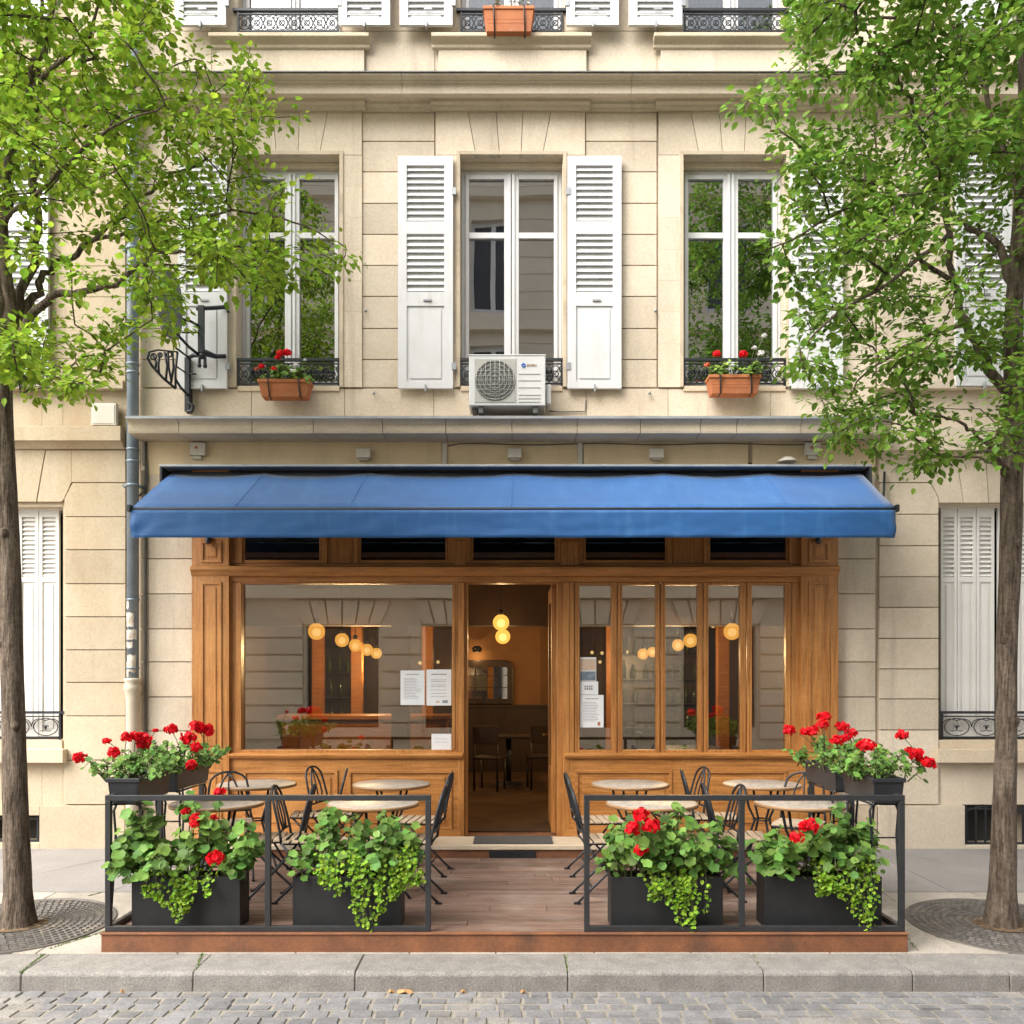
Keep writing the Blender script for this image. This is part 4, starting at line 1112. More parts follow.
LAMPS = [(316.5, 631.5, 1.4, .098, 'nearest and largest glowing globe in the big left window'), (342, 640, 2.2, .088, 'second globe from the left in the big window row'),
         (355.3, 645.3, 3.0, .086, 'third globe of the row in the big left window'), (367, 649.8, 3.9, .088, 'fourth globe of the row in the big left window'), (376.3, 653.3, 4.7, .085, 'smallest globe at the right end of the left window row'),
         (501, 622.5, 2.0, .10, 'upper of the two globes hanging in the open doorway'), (502.8, 636.5, 3.0, .10, 'lower of the two globes hanging in the open doorway'),
         (732, 631.5, 1.4, .098, 'largest globe of the right window, in the fourth leaf'), (690.5, 640.5, 2.2, .088, 'globe at the right edge of the middle leaf of the right window'),
         (678, 645, 3.0, .08, 'globe at left in the middle leaf of the right window'), (652.5, 652, 3.9, .075, 'globe half hidden by the bar between the second and middle leaves'), (643, 654, 4.7, .085, 'farthest globe in the second leaf of the right window')]
for px, py, Y, r, lab in LAMPS: pendant(px, py, Y, r, lab, power=2 if 480 < px < 520 else (8 if Y < 2 else 14))
# wall washer behind the doorway and small spots
wl = MB(); wl.lathe([(.001, .0), (.07, .0), (.09, .06), (.05, .10)], P(477, 652, 6.0), 14)
ws = build('wall_sconce', wl, 'iron'); tag(ws, 'dark bowl-shaped wall light above the arched mirror', 'wall light')
ld = bpy.data.lights.new('sconce_bulb', 'POINT'); ld.energy = 1.6; ld.color = (1, .68, .3); ld.shadow_soft_size = 0
lo = bpy.data.objects.new('sconce_bulb', ld); COL.objects.link(lo); c = P(477, 652, 6.0); lo.location = (0, 0, 0); lo.parent = ws; lo.location = (c.x, 6.02, c.z-.08)
for k, (px, py, Y) in enumerate(((404, 660, 4.5), (420, 663, 5), (438, 662, 5.5), (592, 652.5, 4.5), (602, 653, 5), (627, 652, 5.8), (600, 662, 5.5), (713, 626, 3))):
    c = P(px, py, Y); t = MB(); t.ball(c, .028, 10, 6); 
    t2 = thing('spot_lamp', ['tiny lit bulb left of the notices in the big window', 'small bright bulb just above the left paper sheet', 'small lit bulb above the printed menu sheet', 'tiny lit bulb above the picture card', 'second tiny bulb from the doorway in the narrow window', 'tiny lit bulb low in the second folding leaf', 'small bulb right of the picture card in the narrow window', 'small bulb high at left in the fourth folding leaf'][k], 'lamp', (c.x, c.y, c.z), 0, 'small lit bulbs inside the café')
    build('bulb', t, 'spark_glow', t2)
    t = MB(); t.tube([(c.x, c.y, c.z+.025), (c.x, c.y, 2.949)], .004, 5); build('cord', t, 'iron', t2)
# dark tables and chairs inside
def dining_table(x, y, label):
    t = thing('dining_table', label, 'table', (x, y, .12), 0, 'dark wooden tables inside the café')
    m = MB(); m.box(x-.33, x+.33, y-.3, y+.3, .82, .86, .6); build('table_top', m, 'dark_wood', t, .006)
    m = MB(); m.tube([(x, y, .14), (x, y, .82)], .04, 8); m.lathe([(.22, 0), (.2, .03), (.04, .06)], (x, y, .121), 16); build('pedestal', m, 'iron', t)
def dining_chair(x, y, rz, label):
    t = thing('dining_chair', label, 'chair', (x, y, .12), rz, 'dark wooden chairs inside the café')
    WORLD[t.name] = Vector((0, 0, 0))
    m = MB(); m.box(-.2, .2, -.2, .2, .44, .48, .6); build('seat', m, 'dark_wood', t, .01)
    m = MB(); m.box(-.2, -.17, -.19, .19, .66, .92, .5); build('backrest', m, 'dark_wood', t, .01)
    for sx in (-1, 1):
        for sy in (-1, 1):
            l = MB(); l.tube([(sx*.18, sy*.17, 0), (sx*.18, sy*.17, .44)] + ([(-.185, sy*.17, .9)] if sx < 0 else []), .016, 6); build('leg', l, 'dark_wood', t)
dining_table(-.05, 4.3, 'dark table deep inside, left of centre through the doorway'); dining_table(.75, 4.5, 'dark table deep inside at the right of the doorway view'); dining_table(2.2, 2.0, 'dark table close behind the middle folding leaf')
dining_chair(-.32, 3.7, 1.3, 'dark chair silhouetted at left inside the doorway'); dining_chair(.42, 3.9, 1.7, 'dark chair in the middle of the doorway view'); dining_chair(.95, 3.6, 2.2, 'dark chair at the right inside the doorway'); dining_chair(1.75, 2.0, 0, 'dark chair just behind the second folding leaf')
m = MB(); m.box(PX(474, -.3), PX(552, -.3), -.52, -.14, STEP+.001, STEP+.014, .5)
tag(build('door_mat', m, 'mat_dark', None, .004), 'dark ribbed door mat on the stone step at the doorway', 'door mat')

# ================================================================ ground
def struct(name, mb, mat, bevel=0):
    o = build(name, mb, mat, None, bevel, 1); o['kind'] = 'structure'; return o
KB0, KB1 = -3.06, -3.41                  # kerb strip
RZ = PZ(990.5, KB1)                      # road level
m = MB(); m.box(-120, 120, -120, 120, -.9, -.32, .5); struct('ground', m, 'asphalt')
YS = -1.60
m = MB()
def slope_quad(m, x0, x1, y0, y1, lift=0, tone=.5, th=.06, skew=0):
    z0, z1 = pave_z(y0)+lift, pave_z(y1)+lift
    m.mesh([(x0, y0, z0-th), (x1, y0, z0-th), (x1+skew, y1, z1-th), (x0+skew, y1, z1-th), (x0, y0, z0), (x1, y0, z0), (x1+skew, y1, z1), (x0+skew, y1, z1)],
           [(0,3,2,1), (4,5,6,7), (0,1,5,4), (1,2,6,5), (2,3,7,6), (3,0,4,7)], tone)
# asphalt panels with thin oblique joints
xs = [-30, -5.6, -4.55, -3.3, -2.0, 0, 2.0, 3.6, 5.4, 30]
for a, b in zip(xs, xs[1:]):
    sk = {-5.6: 1.0, -4.55: 1.0}.get(a, .4 if a < 0 else -.1)
    skb = {-5.6: 1.0, -4.55: 1.0}.get(b, .4 if b < 0 else -.1)
    z0, z1 = pave_z(YS-.002), pave_z(.02)
    m.mesh([(a+.003, YS+.004, z0-.08), (b-.003, YS+.004, z0-.08), (b+skb-.003, .02, z1-.08), (a+sk+.003, .02, z1-.08), (a+.003, YS+.004, z0), (b-.003, YS+.004, z0), (b+skb-.003, .02, z1), (a+sk+.003, .02, z1)],
           [(0,3,2,1), (4,5,6,7), (0,1,5,4), (1,2,6,5), (2,3,7,6), (3,0,4,7)], random.uniform(.35, .7))
struct('pavement', m, 'asphalt')
m = MB()
random.seed(21)
GX = {-1: PX(18, -2.47), 1: PX(1003, -2.47)}
y0 = YS
rows = [(-3.055, -2.72), (-2.715, -2.28), (-2.275, -1.86), (-1.855, -1.605)]
for (ya, yb) in rows:
    x = -14 + random.random()*.5
    while x < 14:
        wd = random.uniform(.55, .95)
        slope_quad(m, x, x+wd-.006, ya, yb-.005, 0, random.uniform(.25, .8), .07)
        x += wd
struct('paving_slabs', m, 'paving', .004)
m = MB(); slope_quad(m, -30, 30, -3.06, YS, -.012, .5, .1); struct('paving_bed', m, 'joint_sand')
m = MB()
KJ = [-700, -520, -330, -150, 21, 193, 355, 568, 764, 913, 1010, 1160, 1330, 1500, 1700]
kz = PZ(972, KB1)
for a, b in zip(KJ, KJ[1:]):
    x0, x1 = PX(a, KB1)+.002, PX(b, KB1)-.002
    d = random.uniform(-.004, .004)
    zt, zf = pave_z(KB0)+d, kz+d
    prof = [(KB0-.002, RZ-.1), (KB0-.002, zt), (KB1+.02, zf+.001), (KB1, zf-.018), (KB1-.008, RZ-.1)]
    m.xprism(prof[::-1], x0, x1, random.uniform(.3, .7)); m.t[-4] -= .9     # darker tone meant as painted shade plus splashed dirt on the street face
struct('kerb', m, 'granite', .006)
# moss in the joints
m = MB(); random.seed(4)
def moss_line(p0, p1, n, wd=.012):
    for k in range(n):
        t = random.random(); x = p0[0]+(p1[0]-p0[0])*t; y = p0[1]+(p1[1]-p0[1])*t
        z = pave_z(y)+.002
        for q in range(3):
            a = random.uniform(0, 6.28); l = random.uniform(.008, .022); xx = x+random.gauss(0, wd*.4); yy = y+random.gauss(0, wd*.4)
            m.poly([(xx-.003*math.sin(a), yy+.003*math.cos(a), z-.004), (xx+.003*math.sin(a), yy-.003*math.cos(a), z-.004), (xx+l*.4*math.cos(a), yy+l*.4*math.sin(a), z+l*.45)], random.random())
moss_line((PX(21, -3.4), -3.40), (PX(45, -3.06), -3.08), 60); moss_line((PX(195, -3.4), -3.40), (PX(203, -3.06), -3.07), 50); moss_line((PX(568, -3.4), -3.40), (PX(566, -3.06), -3.07), 40)
moss_line((PX(913, -3.4), -3.40), (PX(905, -3.06), -3.07), 30); moss_line((PX(764, -3.4), -3.40), (PX(752, -3.06), -3.07), 40)
moss_line((PX(55, -2.9), -2.98), (PX(110, -2.6), -2.55), 130); moss_line((PX(10, -2.7), -2.72), (PX(60, -2.7), -2.72), 40); moss_line((PX(90, -1.7), -1.72), (PX(104, -1.6), -1.61), 40)
moss_line((PX(910, -2.9), -3.0), (PX(905, -2.7), -2.72), 25)
tag(build('moss', m, 'moss'), 'thin green moss growing in the joints of the paving', 'moss', None, 'stuff')
# road of granite setts
m = MB(); random.seed(31)
y = KB1-.016
row = 0
while y > -10.0:
    dpt = random.uniform(.098, .115)
    x = -7.5 + (row % 2)*.075 + random.uniform(-.02, .02)
    x += .42*(row*.125)
    near = y > -6.2
    while x < 7.5:
        wd = random.uniform(.115, .165)
        if abs(x) < 3.6+abs(y)*.0 + 1.2 or not near:
            g = .0065; x0, x1, ya, yb = x+g, x+wd-g, y-dpt+g, y-g
            h = random.uniform(-.004, .004); b = .014
            jt = [random.uniform(-.006, .006) for _ in range(8)]
            zt = RZ+h; tl = random.uniform(-.004, .004)
            if near:
                lo = [(x0+jt[0], ya+jt[1], RZ-.035), (x1+jt[2], ya+jt[3], RZ-.035), (x1+jt[4], yb+jt[5], RZ-.035), (x0+jt[6], yb+jt[7], RZ-.035)]
                mid = [(px_, py_, zt-.012) for px_, py_, _ in lo]
                cx, cy = (x0+x1)/2, (ya+yb)/2
                up = [(px_+(cx-px_)*.09, py_+(cy-py_)*.11, zt+(tl if i < 2 else -tl)) for i, (px_, py_, _) in enumerate(lo)]
                V = lo+mid+up+[(cx, cy, zt+.002)]
                F = [(i, (i+1) % 4, 4+(i+1) % 4, 4+i) for i in range(4)] + [(4+i, 4+(i+1) % 4, 8+(i+1) % 4, 8+i) for i in range(4)] + [(8+i, 8+(i+1) % 4, 12) for i in range(4)]
                m.mesh(V, F, random.uniform(.1, .9))
            else: m.box(x0, x1, ya, yb, RZ-.03, zt, random.uniform(.15, .85))
        x += wd
    y -= dpt; row += 1
struct('road', m, 'setts')
m = MB(); m.box(-60, 60, -14, KB1+.1, RZ-.09, RZ-.007, .5); struct('road_bed', m, 'joint_sand')
# far pavement across the street
m = MB(); m.box(-60, 60, -14, -10.05, RZ-.1, RZ+.12, .5); struct('far_pavement', m, 'paving')

# dry leaves by the kerb
def dry_leaf(px, py, Y, s, label):
    c = P(px, py, Y); c.z = RZ+.008
    m = MB(); n = 9
    pts = [(c.x+s*math.cos(2*PI*k/n)*(1.25 if k in (0,) else 1)*1.3, c.y+s*.8*math.sin(2*PI*k/n), c.z+.012*math.sin(k*2.1)) for k in range(n)]
    m.mesh(pts+[(c.x, c.y, c.z+.018)], [(i, (i+1) % n, n) for i in range(n)], random.uniform(.3, .8))
    tag(build('fallen_leaf', m, 'dry_leaf'), label, 'leaf', 'dry leaves in the gutter')
dry_leaf(404, 988, -3.46, .035, 'large curled dry leaf in the gutter below the open end of the deck'); dry_leaf(391, 989, -3.46, .016, 'small dry leaf just left of the large curled one'); dry_leaf(463, 989, -3.46, .012, 'tiny dry leaf in the gutter right of the large curled one')
dry_leaf(523, 988, -3.46, .012, 'tiny dry leaf in the gutter near the middle of the kerb'); dry_leaf(122, 989, -3.46, .011, 'tiny dry leaf in the gutter below the left deck corner')

# tree grates: cobbled rings of cast blocks round each trunk
def tree_grate(side):
    cx, cy = GX[side], -2.47
    t = thing('tree_grate', 'round dark cast tree grate in the pavement under the %s tree' % ('left' if side < 0 else 'right'), 'tree grate', (cx, cy, pave_z(cy)), 0, 'tree grates')
    m = MB()
    radii = [.21, .26, .31, .36, .41, .46, .51, .56, .61]
    for r0, r1 in zip(radii, radii[1:]):
        n = int(2*PI*r0/.048)
        for k in range(n):
            a0, a1 = 2*PI*k/n, 2*PI*(k+.82)/n
            V = []
            for rr, a in ((r0+.004, a0), (r1-.010, a0), (r1-.010, a1), (r0+.004, a1)):
                x, y = cx+rr*math.cos(a), cy+rr*math.sin(a); V.append((x, y, pave_z(y)-.002))
            for rr, a in ((r0+.008, a0+.01), (r1-.014, a0+.01), (r1-.014, a1-.01), (r0+.008, a1-.01)):
                x, y = cx+rr*math.cos(a), cy+rr*math.sin(a); V.append((x, y, pave_z(y)+.010))
            m.mesh(V, [(4,5,6,7), (0,1,5,4), (1,2,6,5), (2,3,7,6), (3,0,4,7)], random.uniform(.2, .8))
    build('block_ring', m, 'grate_iron', t)
    m = MB(); n = 48
    def rg(r, dz): return [(cx+r*math.cos(2*PI*k/n), cy+r*math.sin(2*PI*k/n), pave_z(cy+r*math.sin(2*PI*k/n))+dz) for k in range(n)]
    V = rg(.19, .004)+rg(.63, .004)
    m.mesh(V, [(k, n+k, n+(k+1) % n, (k+1) % n) for k in range(n)], .15)
    build('base_ring', m, 'grate_iron', t)
    m = MB()
    V = rg(.63, .0035)+rg(.637, .010)+rg(.65, .010)+rg(.655, -.01)
    m.mesh(V, [(j*n+k, j*n+n+k, j*n+n+(k+1) % n, j*n+(k+1) % n) for j in range(3) for k in range(n)], .5)
    build('rim', m, 'grate_iron', t)
    m = MB(); 
    for k in range(160):
        r, a = .19*math.sqrt(random.random()), random.random()*6.28; x, y = cx+r*math.cos(a), cy+r*math.sin(a); s = random.uniform(.01, .025)
        m.poly([(x+s*math.cos(q), y+s*math.sin(q), pave_z(y)+.006+random.uniform(0, .008)) for q in (0, 2, 4)], random.random())
    m.lathe([(.001, .004), (.20, .0045)], (cx, cy, pave_z(cy)), 24, .3, False)
    build('tree_pit_soil', m, 'pit_soil', t)
M('grate_iron', (.155,.140,.125), (.105,.095,.088), scale=9, rough=.65, metal=.25, tone=.35, c3=(.20,.17,.13), s3=5, lo3=.5, hi3=.75, fine=80, fine_amt=.15)
M('pit_soil', (.20,.13,.07), (.12,.08,.045), scale=16, rough=.95, tone=.5)
tree_grate(-1); tree_grate(1)

# ================================================================ terrace deck
DX0, DX1, DY0, DY1 = PX(102, -3.03), PX(907, -3.03), -3.03, -.59
dk = thing('terrace_deck', 'low reddish brown plank deck with a rusty steel front edge', 'deck', ((DX0+DX1)/2, -1.8, -.05))
m = MB(); n = 18
pw = (DY1-DY0-.03)/n
for i in range(n):
    ya = DY0+.03+pw*i
    cuts = sorted([DX0+.02, DX1-.02] + [random.uniform(DX0+.8, DX1-.8) for _ in range(2)])
    for a, b in zip(cuts, cuts[1:]):
        t = random.uniform(.2, .8)
        g = pw/2
        for q in range(2): m.box(a+.0015, b-.0015, ya+g*q+.0035, ya+g*(q+1)-.0035 - (.002 if q == 1 else 0), -.012, .020, t+random.uniform(-.3, .3))
build('plank', m, 'deck_wood', dk, .002, 1)
m = MB(); m.box(DX0+.03, DX1-.03, DY0+.04, DY1, -.04, -.0125, .2); build('deck_joist', m, 'dark_wood', dk)
m = MB()
zf = PZ(952.5, DY0)
m.box(DX0, DX1, DY0-.012, DY0+.03, zf-.02, .012, .5)
m.box(DX0, DX0+.02, DY0+.0305, DY1, -.16, .012, .5); m.box(DX1-.02, DX1, DY0+.0305, DY1, -.16, .012, .5)
build('fascia', m, 'corten', dk, .003)
m = MB(); m.box(DX0-.006, DX1+.006, DY0-.02, DY0+.029, .0125, .024, .6); build('edge_trim', m, 'corten', dk, .003)
# ================================================================ railings
def rail_frame(px0, px1, pxm, label):
    yr = -3.0
    x0, x1, xm = PX(px0, yr), PX(px1, yr), PX(pxm, yr)
    zt, zb = PZ(795, yr), PZ(933.5, yr)
    t = thing('terrace_railing', label, 'railing', ((x0+x1)/2, yr, .024), 0, 'black steel terrace railings')
    q = .018; yy0, yy1 = yr-q, yr+q
    zb = .0245
    for x in (x0+q, xm, x1-q):
        m = MB(); m.box(x-q, x+q, yy0, yy1, zb+.0365, zt-.0365, .5); build('post', m, 'black_steel', t, .003)
    m = MB(); m.box(x0, x1, yy0, yy1, zt-.036, zt, .55); build('top_rail', m, 'black_steel', t, .003)
    m = MB(); m.box(x0, x1, yy0, yy1, zb, zb+.036, .5); build('bottom_rail', m, 'black_steel', t, .003)
rail_frame(106, 431, 268.2, 'black steel front railing on the left half of the deck')
rail_frame(584, 904, 741.5, 'black steel front railing on the right half of the deck')
def side_rail(x, label):
    t = thing('terrace_railing', label, 'railing', (x, -2.2, .024), 0, 'black steel terrace railings')
    q = .018; z0 = .0245; zt = PZ(795, -3.0)
    ya, yb = -2.975, -1.25
    for y in (-2.15, yb-q):
        m = MB(); m.box(x-q, x+q, y-q, y+q, z0+.037, zt-.0365, .5); build('post', m, 'black_steel', t, .003)
    m = MB(); m.box(x-q, x+q, ya, yb, zt-.036, zt, .55); build('top_rail', m, 'black_steel', t, .003)
    m = MB(); m.box(x-q, x+q, ya, yb, z0, z0+.036, .5); build('bottom_rail', m, 'black_steel', t, .003)
XL, XR = PX(106, -3.0)+.018, PX(904, -3.0)-.018
side_rail(XL, 'black steel side railing under the left flower troughs'); side_rail(XR, 'black steel side railing under the right flower troughs')

# ================================================================ tables and chairs
ZD = .0205
def bistro_table(label, loc, rz):
    t = thing('bistro_table', label, 'table', (0, 0, 0), 0, 'round bistro tables on the terrace')
    m = MB(); m.lathe([(.001, .725), (.338, .725), (.343, .722)], (0, 0, 0), 40, .5); build('table_top', m, 'marble_top', t)
    top = [o for o in t.children][0]
    m = MB(); m.lathe([(.337, .7245), (.349, .7245), (.351, .715), (.349, .700), (.335, .698), (.001, .698)], (0, 0, 0), 40, .5); build('rim', m, 'table_rim', top)
    for k in range(4):
        a = PI/4+PI/2*k; c, s = math.cos(a), math.sin(a)
        m = MB(); m.tube([(.17*c, .17*s, .698), (.13*c, .13*s, .52), (.07*c, .07*s, .40), (.13*c, .13*s, .25), (.27*c, .27*s, .03), (.29*c, .29*s, .004)], .011, 7, .5); build('leg', m, 'iron', t)
    m = MB(); m.ring((0, 0, .40), .078, .008, 16, 6, axis='z'); build('leg_ring', m, 'iron', t); m = MB(); m.ring((0, 0, .688), .18, .008, 20, 6, axis='z'); build('leg_ring', m, 'iron', t)
    t.location = loc; t.rotation_euler.z = rz
    return t
TB = [(257, 784, -.85), (391.5, 784, -.85), (630, 784, -.85), (762, 784, -.85), (217, 803.5, -2.08), (373, 803.5, -2.08), (652, 803.5, -2.08), (801, 803.5, -2.08)]
TL = ['round bistro table by the oak front at the far left of the terrace', 'round bistro table by the oak front just left of the doorway', 'round bistro table by the oak front just right of the doorway', 'round bistro table by the oak front at the far right of the terrace',
      'round bistro table in the front row behind the leftmost black planter', 'round bistro table in the front row left of the walkway', 'round bistro table in the front row right of the walkway', 'round bistro table in the front row behind the rightmost black planter']
t0 = None
for i, ((px, py, Y), lab) in enumerate(zip(TB, TL)):
    loc = (PX(px, Y), Y, ZD); rz = random.uniform(0, 1.5)
    if i == 0: t0 = bistro_table(lab, loc, rz)
    else: dup(t0, loc, rz, lab)
def bistro_chair(label):
    t = thing('bistro_chair', label, 'chair', (0, 0, 0), 0, 'folding bistro chairs on the terrace')
    m = MB()
    for k in range(6):
        x = -.185+.066*k; m.box(x, x+.052, -.19+.012*(k == 5), .19-.012*(k == 5), .452, .466, random.uniform(.2, .8))
    st = build('seat', m, 'seat_wood', t, .004)
    m = MB()
    for s in (-1, 1): m.tube([(-.20, s*.165, .445), (.19, s*.165, .445), (.205, s*.14, .445)], .009, 6)
    m.tube([(.205, -.14, .445), (.205, .14, .445)], .009, 6)
    build('seat_rail', m, 'iron', st)
    m = MB()
    def bx(z): return -.19 - .105*((z-.45)/.45)**1.25
    hoop = []
    for k in range(5): z = .45+.07*k; hoop.append((bx(z), -.185+.006*k, z))
    for k in range(0, 9):
        a = PI - PI*k/8; z = .735+.125*math.sin(a)**.8 if 0 < k < 8 else .735
        hoop.append((bx(z), .16*math.cos(a), z))
    for k in range(4, -1, -1): z = .45+.07*k; hoop.append((bx(z), .185-.006*k, z))
    m.tube(hoop, .0100, 8)
    build('back_hoop', m, 'iron', t)
    m = MB()
    for s in (-1, 1):
        m.tube([(bx(z), s*y, z) for y, z in ((.05, .53), (.085, .62), (.08, .70), (.045, .79), (.0, .850))], .008, 6)
    m.tube([(bx(.53), -.175, .53), (bx(.53)-.015, 0, .53), (bx(.53), .175, .53)], .009, 6)
    m.tube([(bx(z), 0, z) for z in (.53, .65, .75, .855)], .007, 6)
    build('back_rod', m, 'iron', t)
    for s in (-1, 1):
        l = MB(); l.tube([(-.19, s*.185, .455), (-.10, s*.187, .33), (.13, s*.188, .08), (.20, s*.19, .012)], 0.0095, 7); l.box(.185, .235, s*.19-.012, s*.19+.012, .001, .016, .3); build('leg', l, 'iron', t)
        l = MB(); l.tube([(.18, s*.155, .44), (.05, s*.155, .29), (-.17, s*.157, .08), (-.24, s*.158, .012)], .0095, 7); l.box(-.27, -.22, s*.158-.012, s*.158+.012, .001, .016, .3); build('leg', l, 'iron', t)
    m = MB(); m.tube([(-.13, -.157, .115), (-.13, .157, .115)], .008, 6); m.tube([(.10, -.187, .115), (.10, .187, .115)], .008, 6); build('stretcher', m, 'iron', t)
    return t
CH = [  # X, Y, facing angle
    (PX(316, -.85), -.88, PI+.15, 'slatted chair right of the far left table, back row'),
    (PX(338, -.80), -.72, -.25, 'slatted chair left of the back table nearest the doorway on the left'),
    (-.80, -1.22, PI-.10, 'slatted chair beside the walkway on the left, nearer the door'),
    (-.78, -2.12, PI-.05, 'slatted chair beside the walkway on the left, nearer the street'),
    (-1.52, -2.12, .05, 'slatted chair left of the front table beside the walkway, behind the second planter'),
    (-1.80, -2.06, PI+.1, 'slatted chair right of the front table behind the leftmost planter'),
    (-2.38, -1.40, -1.25, 'slatted chair behind the left flower troughs, between two tables'),
    (.74, -1.22, .08, 'slatted chair beside the walkway on the right, nearer the door'),
    (.72, -2.12, .05, 'slatted chair beside the walkway on the right, nearer the street'),
    (PX(676, -.80), -.78, PI+.2, 'slatted chair right of the back table nearest the doorway on the right'),
    (PX(712, -.95), -1.02, -.1, 'slatted chair left of the far right table, back row'),
    (1.47, -2.1, PI+.05, 'slatted chair right of the front table beside the walkway, behind the third planter'),
    (1.76, -2.0, -.08, 'slatted chair left of the front table behind the rightmost planter'),
    (2.40, -1.42, 4.2, 'slatted chair behind the right flower troughs, between two tables'),
]
c0 = None
for i, (x, y, a, lab) in enumerate(CH):
    if i == 0: c0 = bistro_chair(lab); c0.location = (x, y, ZD); c0.rotation_euler.z = a
    else: dup(c0, (x, y, ZD), a, lab)

# ================================================================ plants
def leaf_round(m, p, nrm, size, tone, lobes=11):
    """rounded scalloped leaf, slightly cupped"""
    nrm = nrm.normalized(); a = nrm.cross(Vector((random.uniform(-1, 1), random.uniform(-1, 1), random.uniform(-1, 1))))
    if a.length < 1e-3: a = nrm.orthogonal()
    a.normalize(); b = nrm.cross(a)
    V = []; n = lobes
    asp = random.uniform(.8, 1.05)
    for k in range(n):
        t = 2*PI*k/n
        r = size*.5*(1+.07*(-1)**k) * (.62 if k == 0 else 1)
        V.append(p + a*r*math.cos(t) + b*r*asp*math.sin(t) + nrm*size*(.10+.05*math.sin(3*t)))
    V.append(p)
    m.mesh(V, [(i, (i+1) % n, n) for i in range(n)], tone, True)
def leaf_oval(m, p, d, nrm, L, W, tone, fold=.18, droop=.12):
    d = d.normalized(); s = d.cross(nrm)
    if s.length < 1e-4: s = d.orthogonal()
    s.normalize(); u = s.cross(d)
    V = [p, p+d*L*.28+s*W*.46+u*fold*W*.5, p+d*L*.62+s*W*.42+u*fold*W*.4-u*droop*L*.3, p+d*L-u*droop*L, p+d*L*.62-s*W*.42+u*fold*W*.4-u*droop*L*.3, p+d*L*.28-s*W*.46+u*fold*W*.5, p+d*L*.5-u*droop*L*.18]
    m.mesh(V, [(0, 6, 2, 1), (6, 3, 2), (0, 5, 4, 6), (6, 4, 3)], tone)
def flower(parent, c, r, mat='petal_red', dirn=Vector((0, -.5, 1))):
    m = MB(); 
    for k in range(58):
        v = Vector((random.gauss(0, 1), random.gauss(0, 1), random.gauss(0, 1))).normalized()
        if v.dot(dirn.normalized()) < -.55: continue
        v.z *= .78
        p = c+v*r*random.uniform(.72, 1.0)
        leaf_round(m, p, v+Vector((random.gauss(0, .35), random.gauss(0, .35), random.gauss(0, .35))), r*random.uniform(.55, .78), random.random(), 6)
    m.ball(c, r*.55, 10, 6, .2)
    build('flower_head', m, mat, parent)
def geranium(name, label, cat, base, half, height, nleaf, lsize, flowers, mat='geranium_leaf', group=None, front=.0, fill=1.0, seed=1, over=.10, lean=0, small=None):
    """bushy plant growing from a trough: base = centre of the soil, half = (hx, hy)"""
    random.seed(seed)
    t = thing(name, label, cat, tuple(base), 0, group)
    st = MB(); fo = MB()
    base = Vector(base)
    tips = []
    nst = max(9, nleaf//14)
    for k in range(nst):
        x0 = random.uniform(-.9, .9)*half[0]; y0 = random.uniform(-.7, .7)*half[1]
        tx = x0*1.12+random.gauss(0, .10)*half[0]+lean*.2; ty = y0*1.5+random.gauss(0, .5)*half[1]
        e = max(0, 1-(abs(tx)/(half[0]*1.25))**2.4)
        hz = height*random.uniform(.35, 1.0)*(.35+.65*e)
        p0 = base+Vector((x0, y0, -.02)); p2 = base+Vector((tx, ty, hz)); p1 = (p0+p2)/2+Vector((random.gauss(0, .03), random.gauss(0, .03), hz*.15))
        st.tube([p0, p1, p2], [.006, .005, .003], 5, random.random())
        tips.append((p0, p1, p2))
    for k in range(nleaf):
        p0, p1, p2 = random.choice(tips)
        t_ = random.uniform(.25, 1.05)
        q = p0.lerp(p1, t_*2) if t_ < .5 else p1.lerp(p2, (t_-.5)*2)
        out = Vector((random.gauss(0, 1), random.gauss(-.35, 1), random.gauss(.2, .6)))
        out.normalize()
        p = q+out*random.uniform(.2, 1.0)*lsize*1.15
        if random.random() < .12: p = p+Vector((0, -over, -.05*random.random()))
        if p.z < base.z+.005 and abs(p.x-base.x) < half[0]+.03 and abs(p.y-base.y) < half[1]+.03: p.z = base.z+random.uniform(.0, .05)
        nr = Vector((out.x*.55, out.y*.55-.35, .75+random.gauss(0, .25)))
        leaf_round(fo, p, nr, lsize*random.uniform(.6, 1.25), random.random())
        st.tube([q, p], [.0025, .0018], 4, random.random(), False)
    if small:
        for k in range(small):
            x = random.uniform(-1, 1)*half[0]*1.02; y = random.uniform(-1, .9)*half[1]*1.1
            p = base+Vector((x, y, random.uniform(.01, .35*height)))
            leaf_round(fo, p, Vector((random.gauss(0, .5), random.gauss(-.5, .5), .8)), lsize*random.uniform(.35, .6), random.random(), 7)
    build('stem', st, 'stem_green', t); build('foliage', fo, mat, t)
    for f in flowers:
        px, py, Y, r = f[:4]; mt = f[4] if len(f) > 4 else 'petal_red'
        c = P(px, py, Y); flower(t, c, r, mt)
        s2 = MB(); near = min(tips, key=lambda q: (q[2]-c).length)[1]
        s2.tube([near, (near+c)/2+Vector((0, 0, .03)), c], [.0035, .003, .003], 5, .4); build('flower_stalk', s2, 'stem_green', t)
    return t
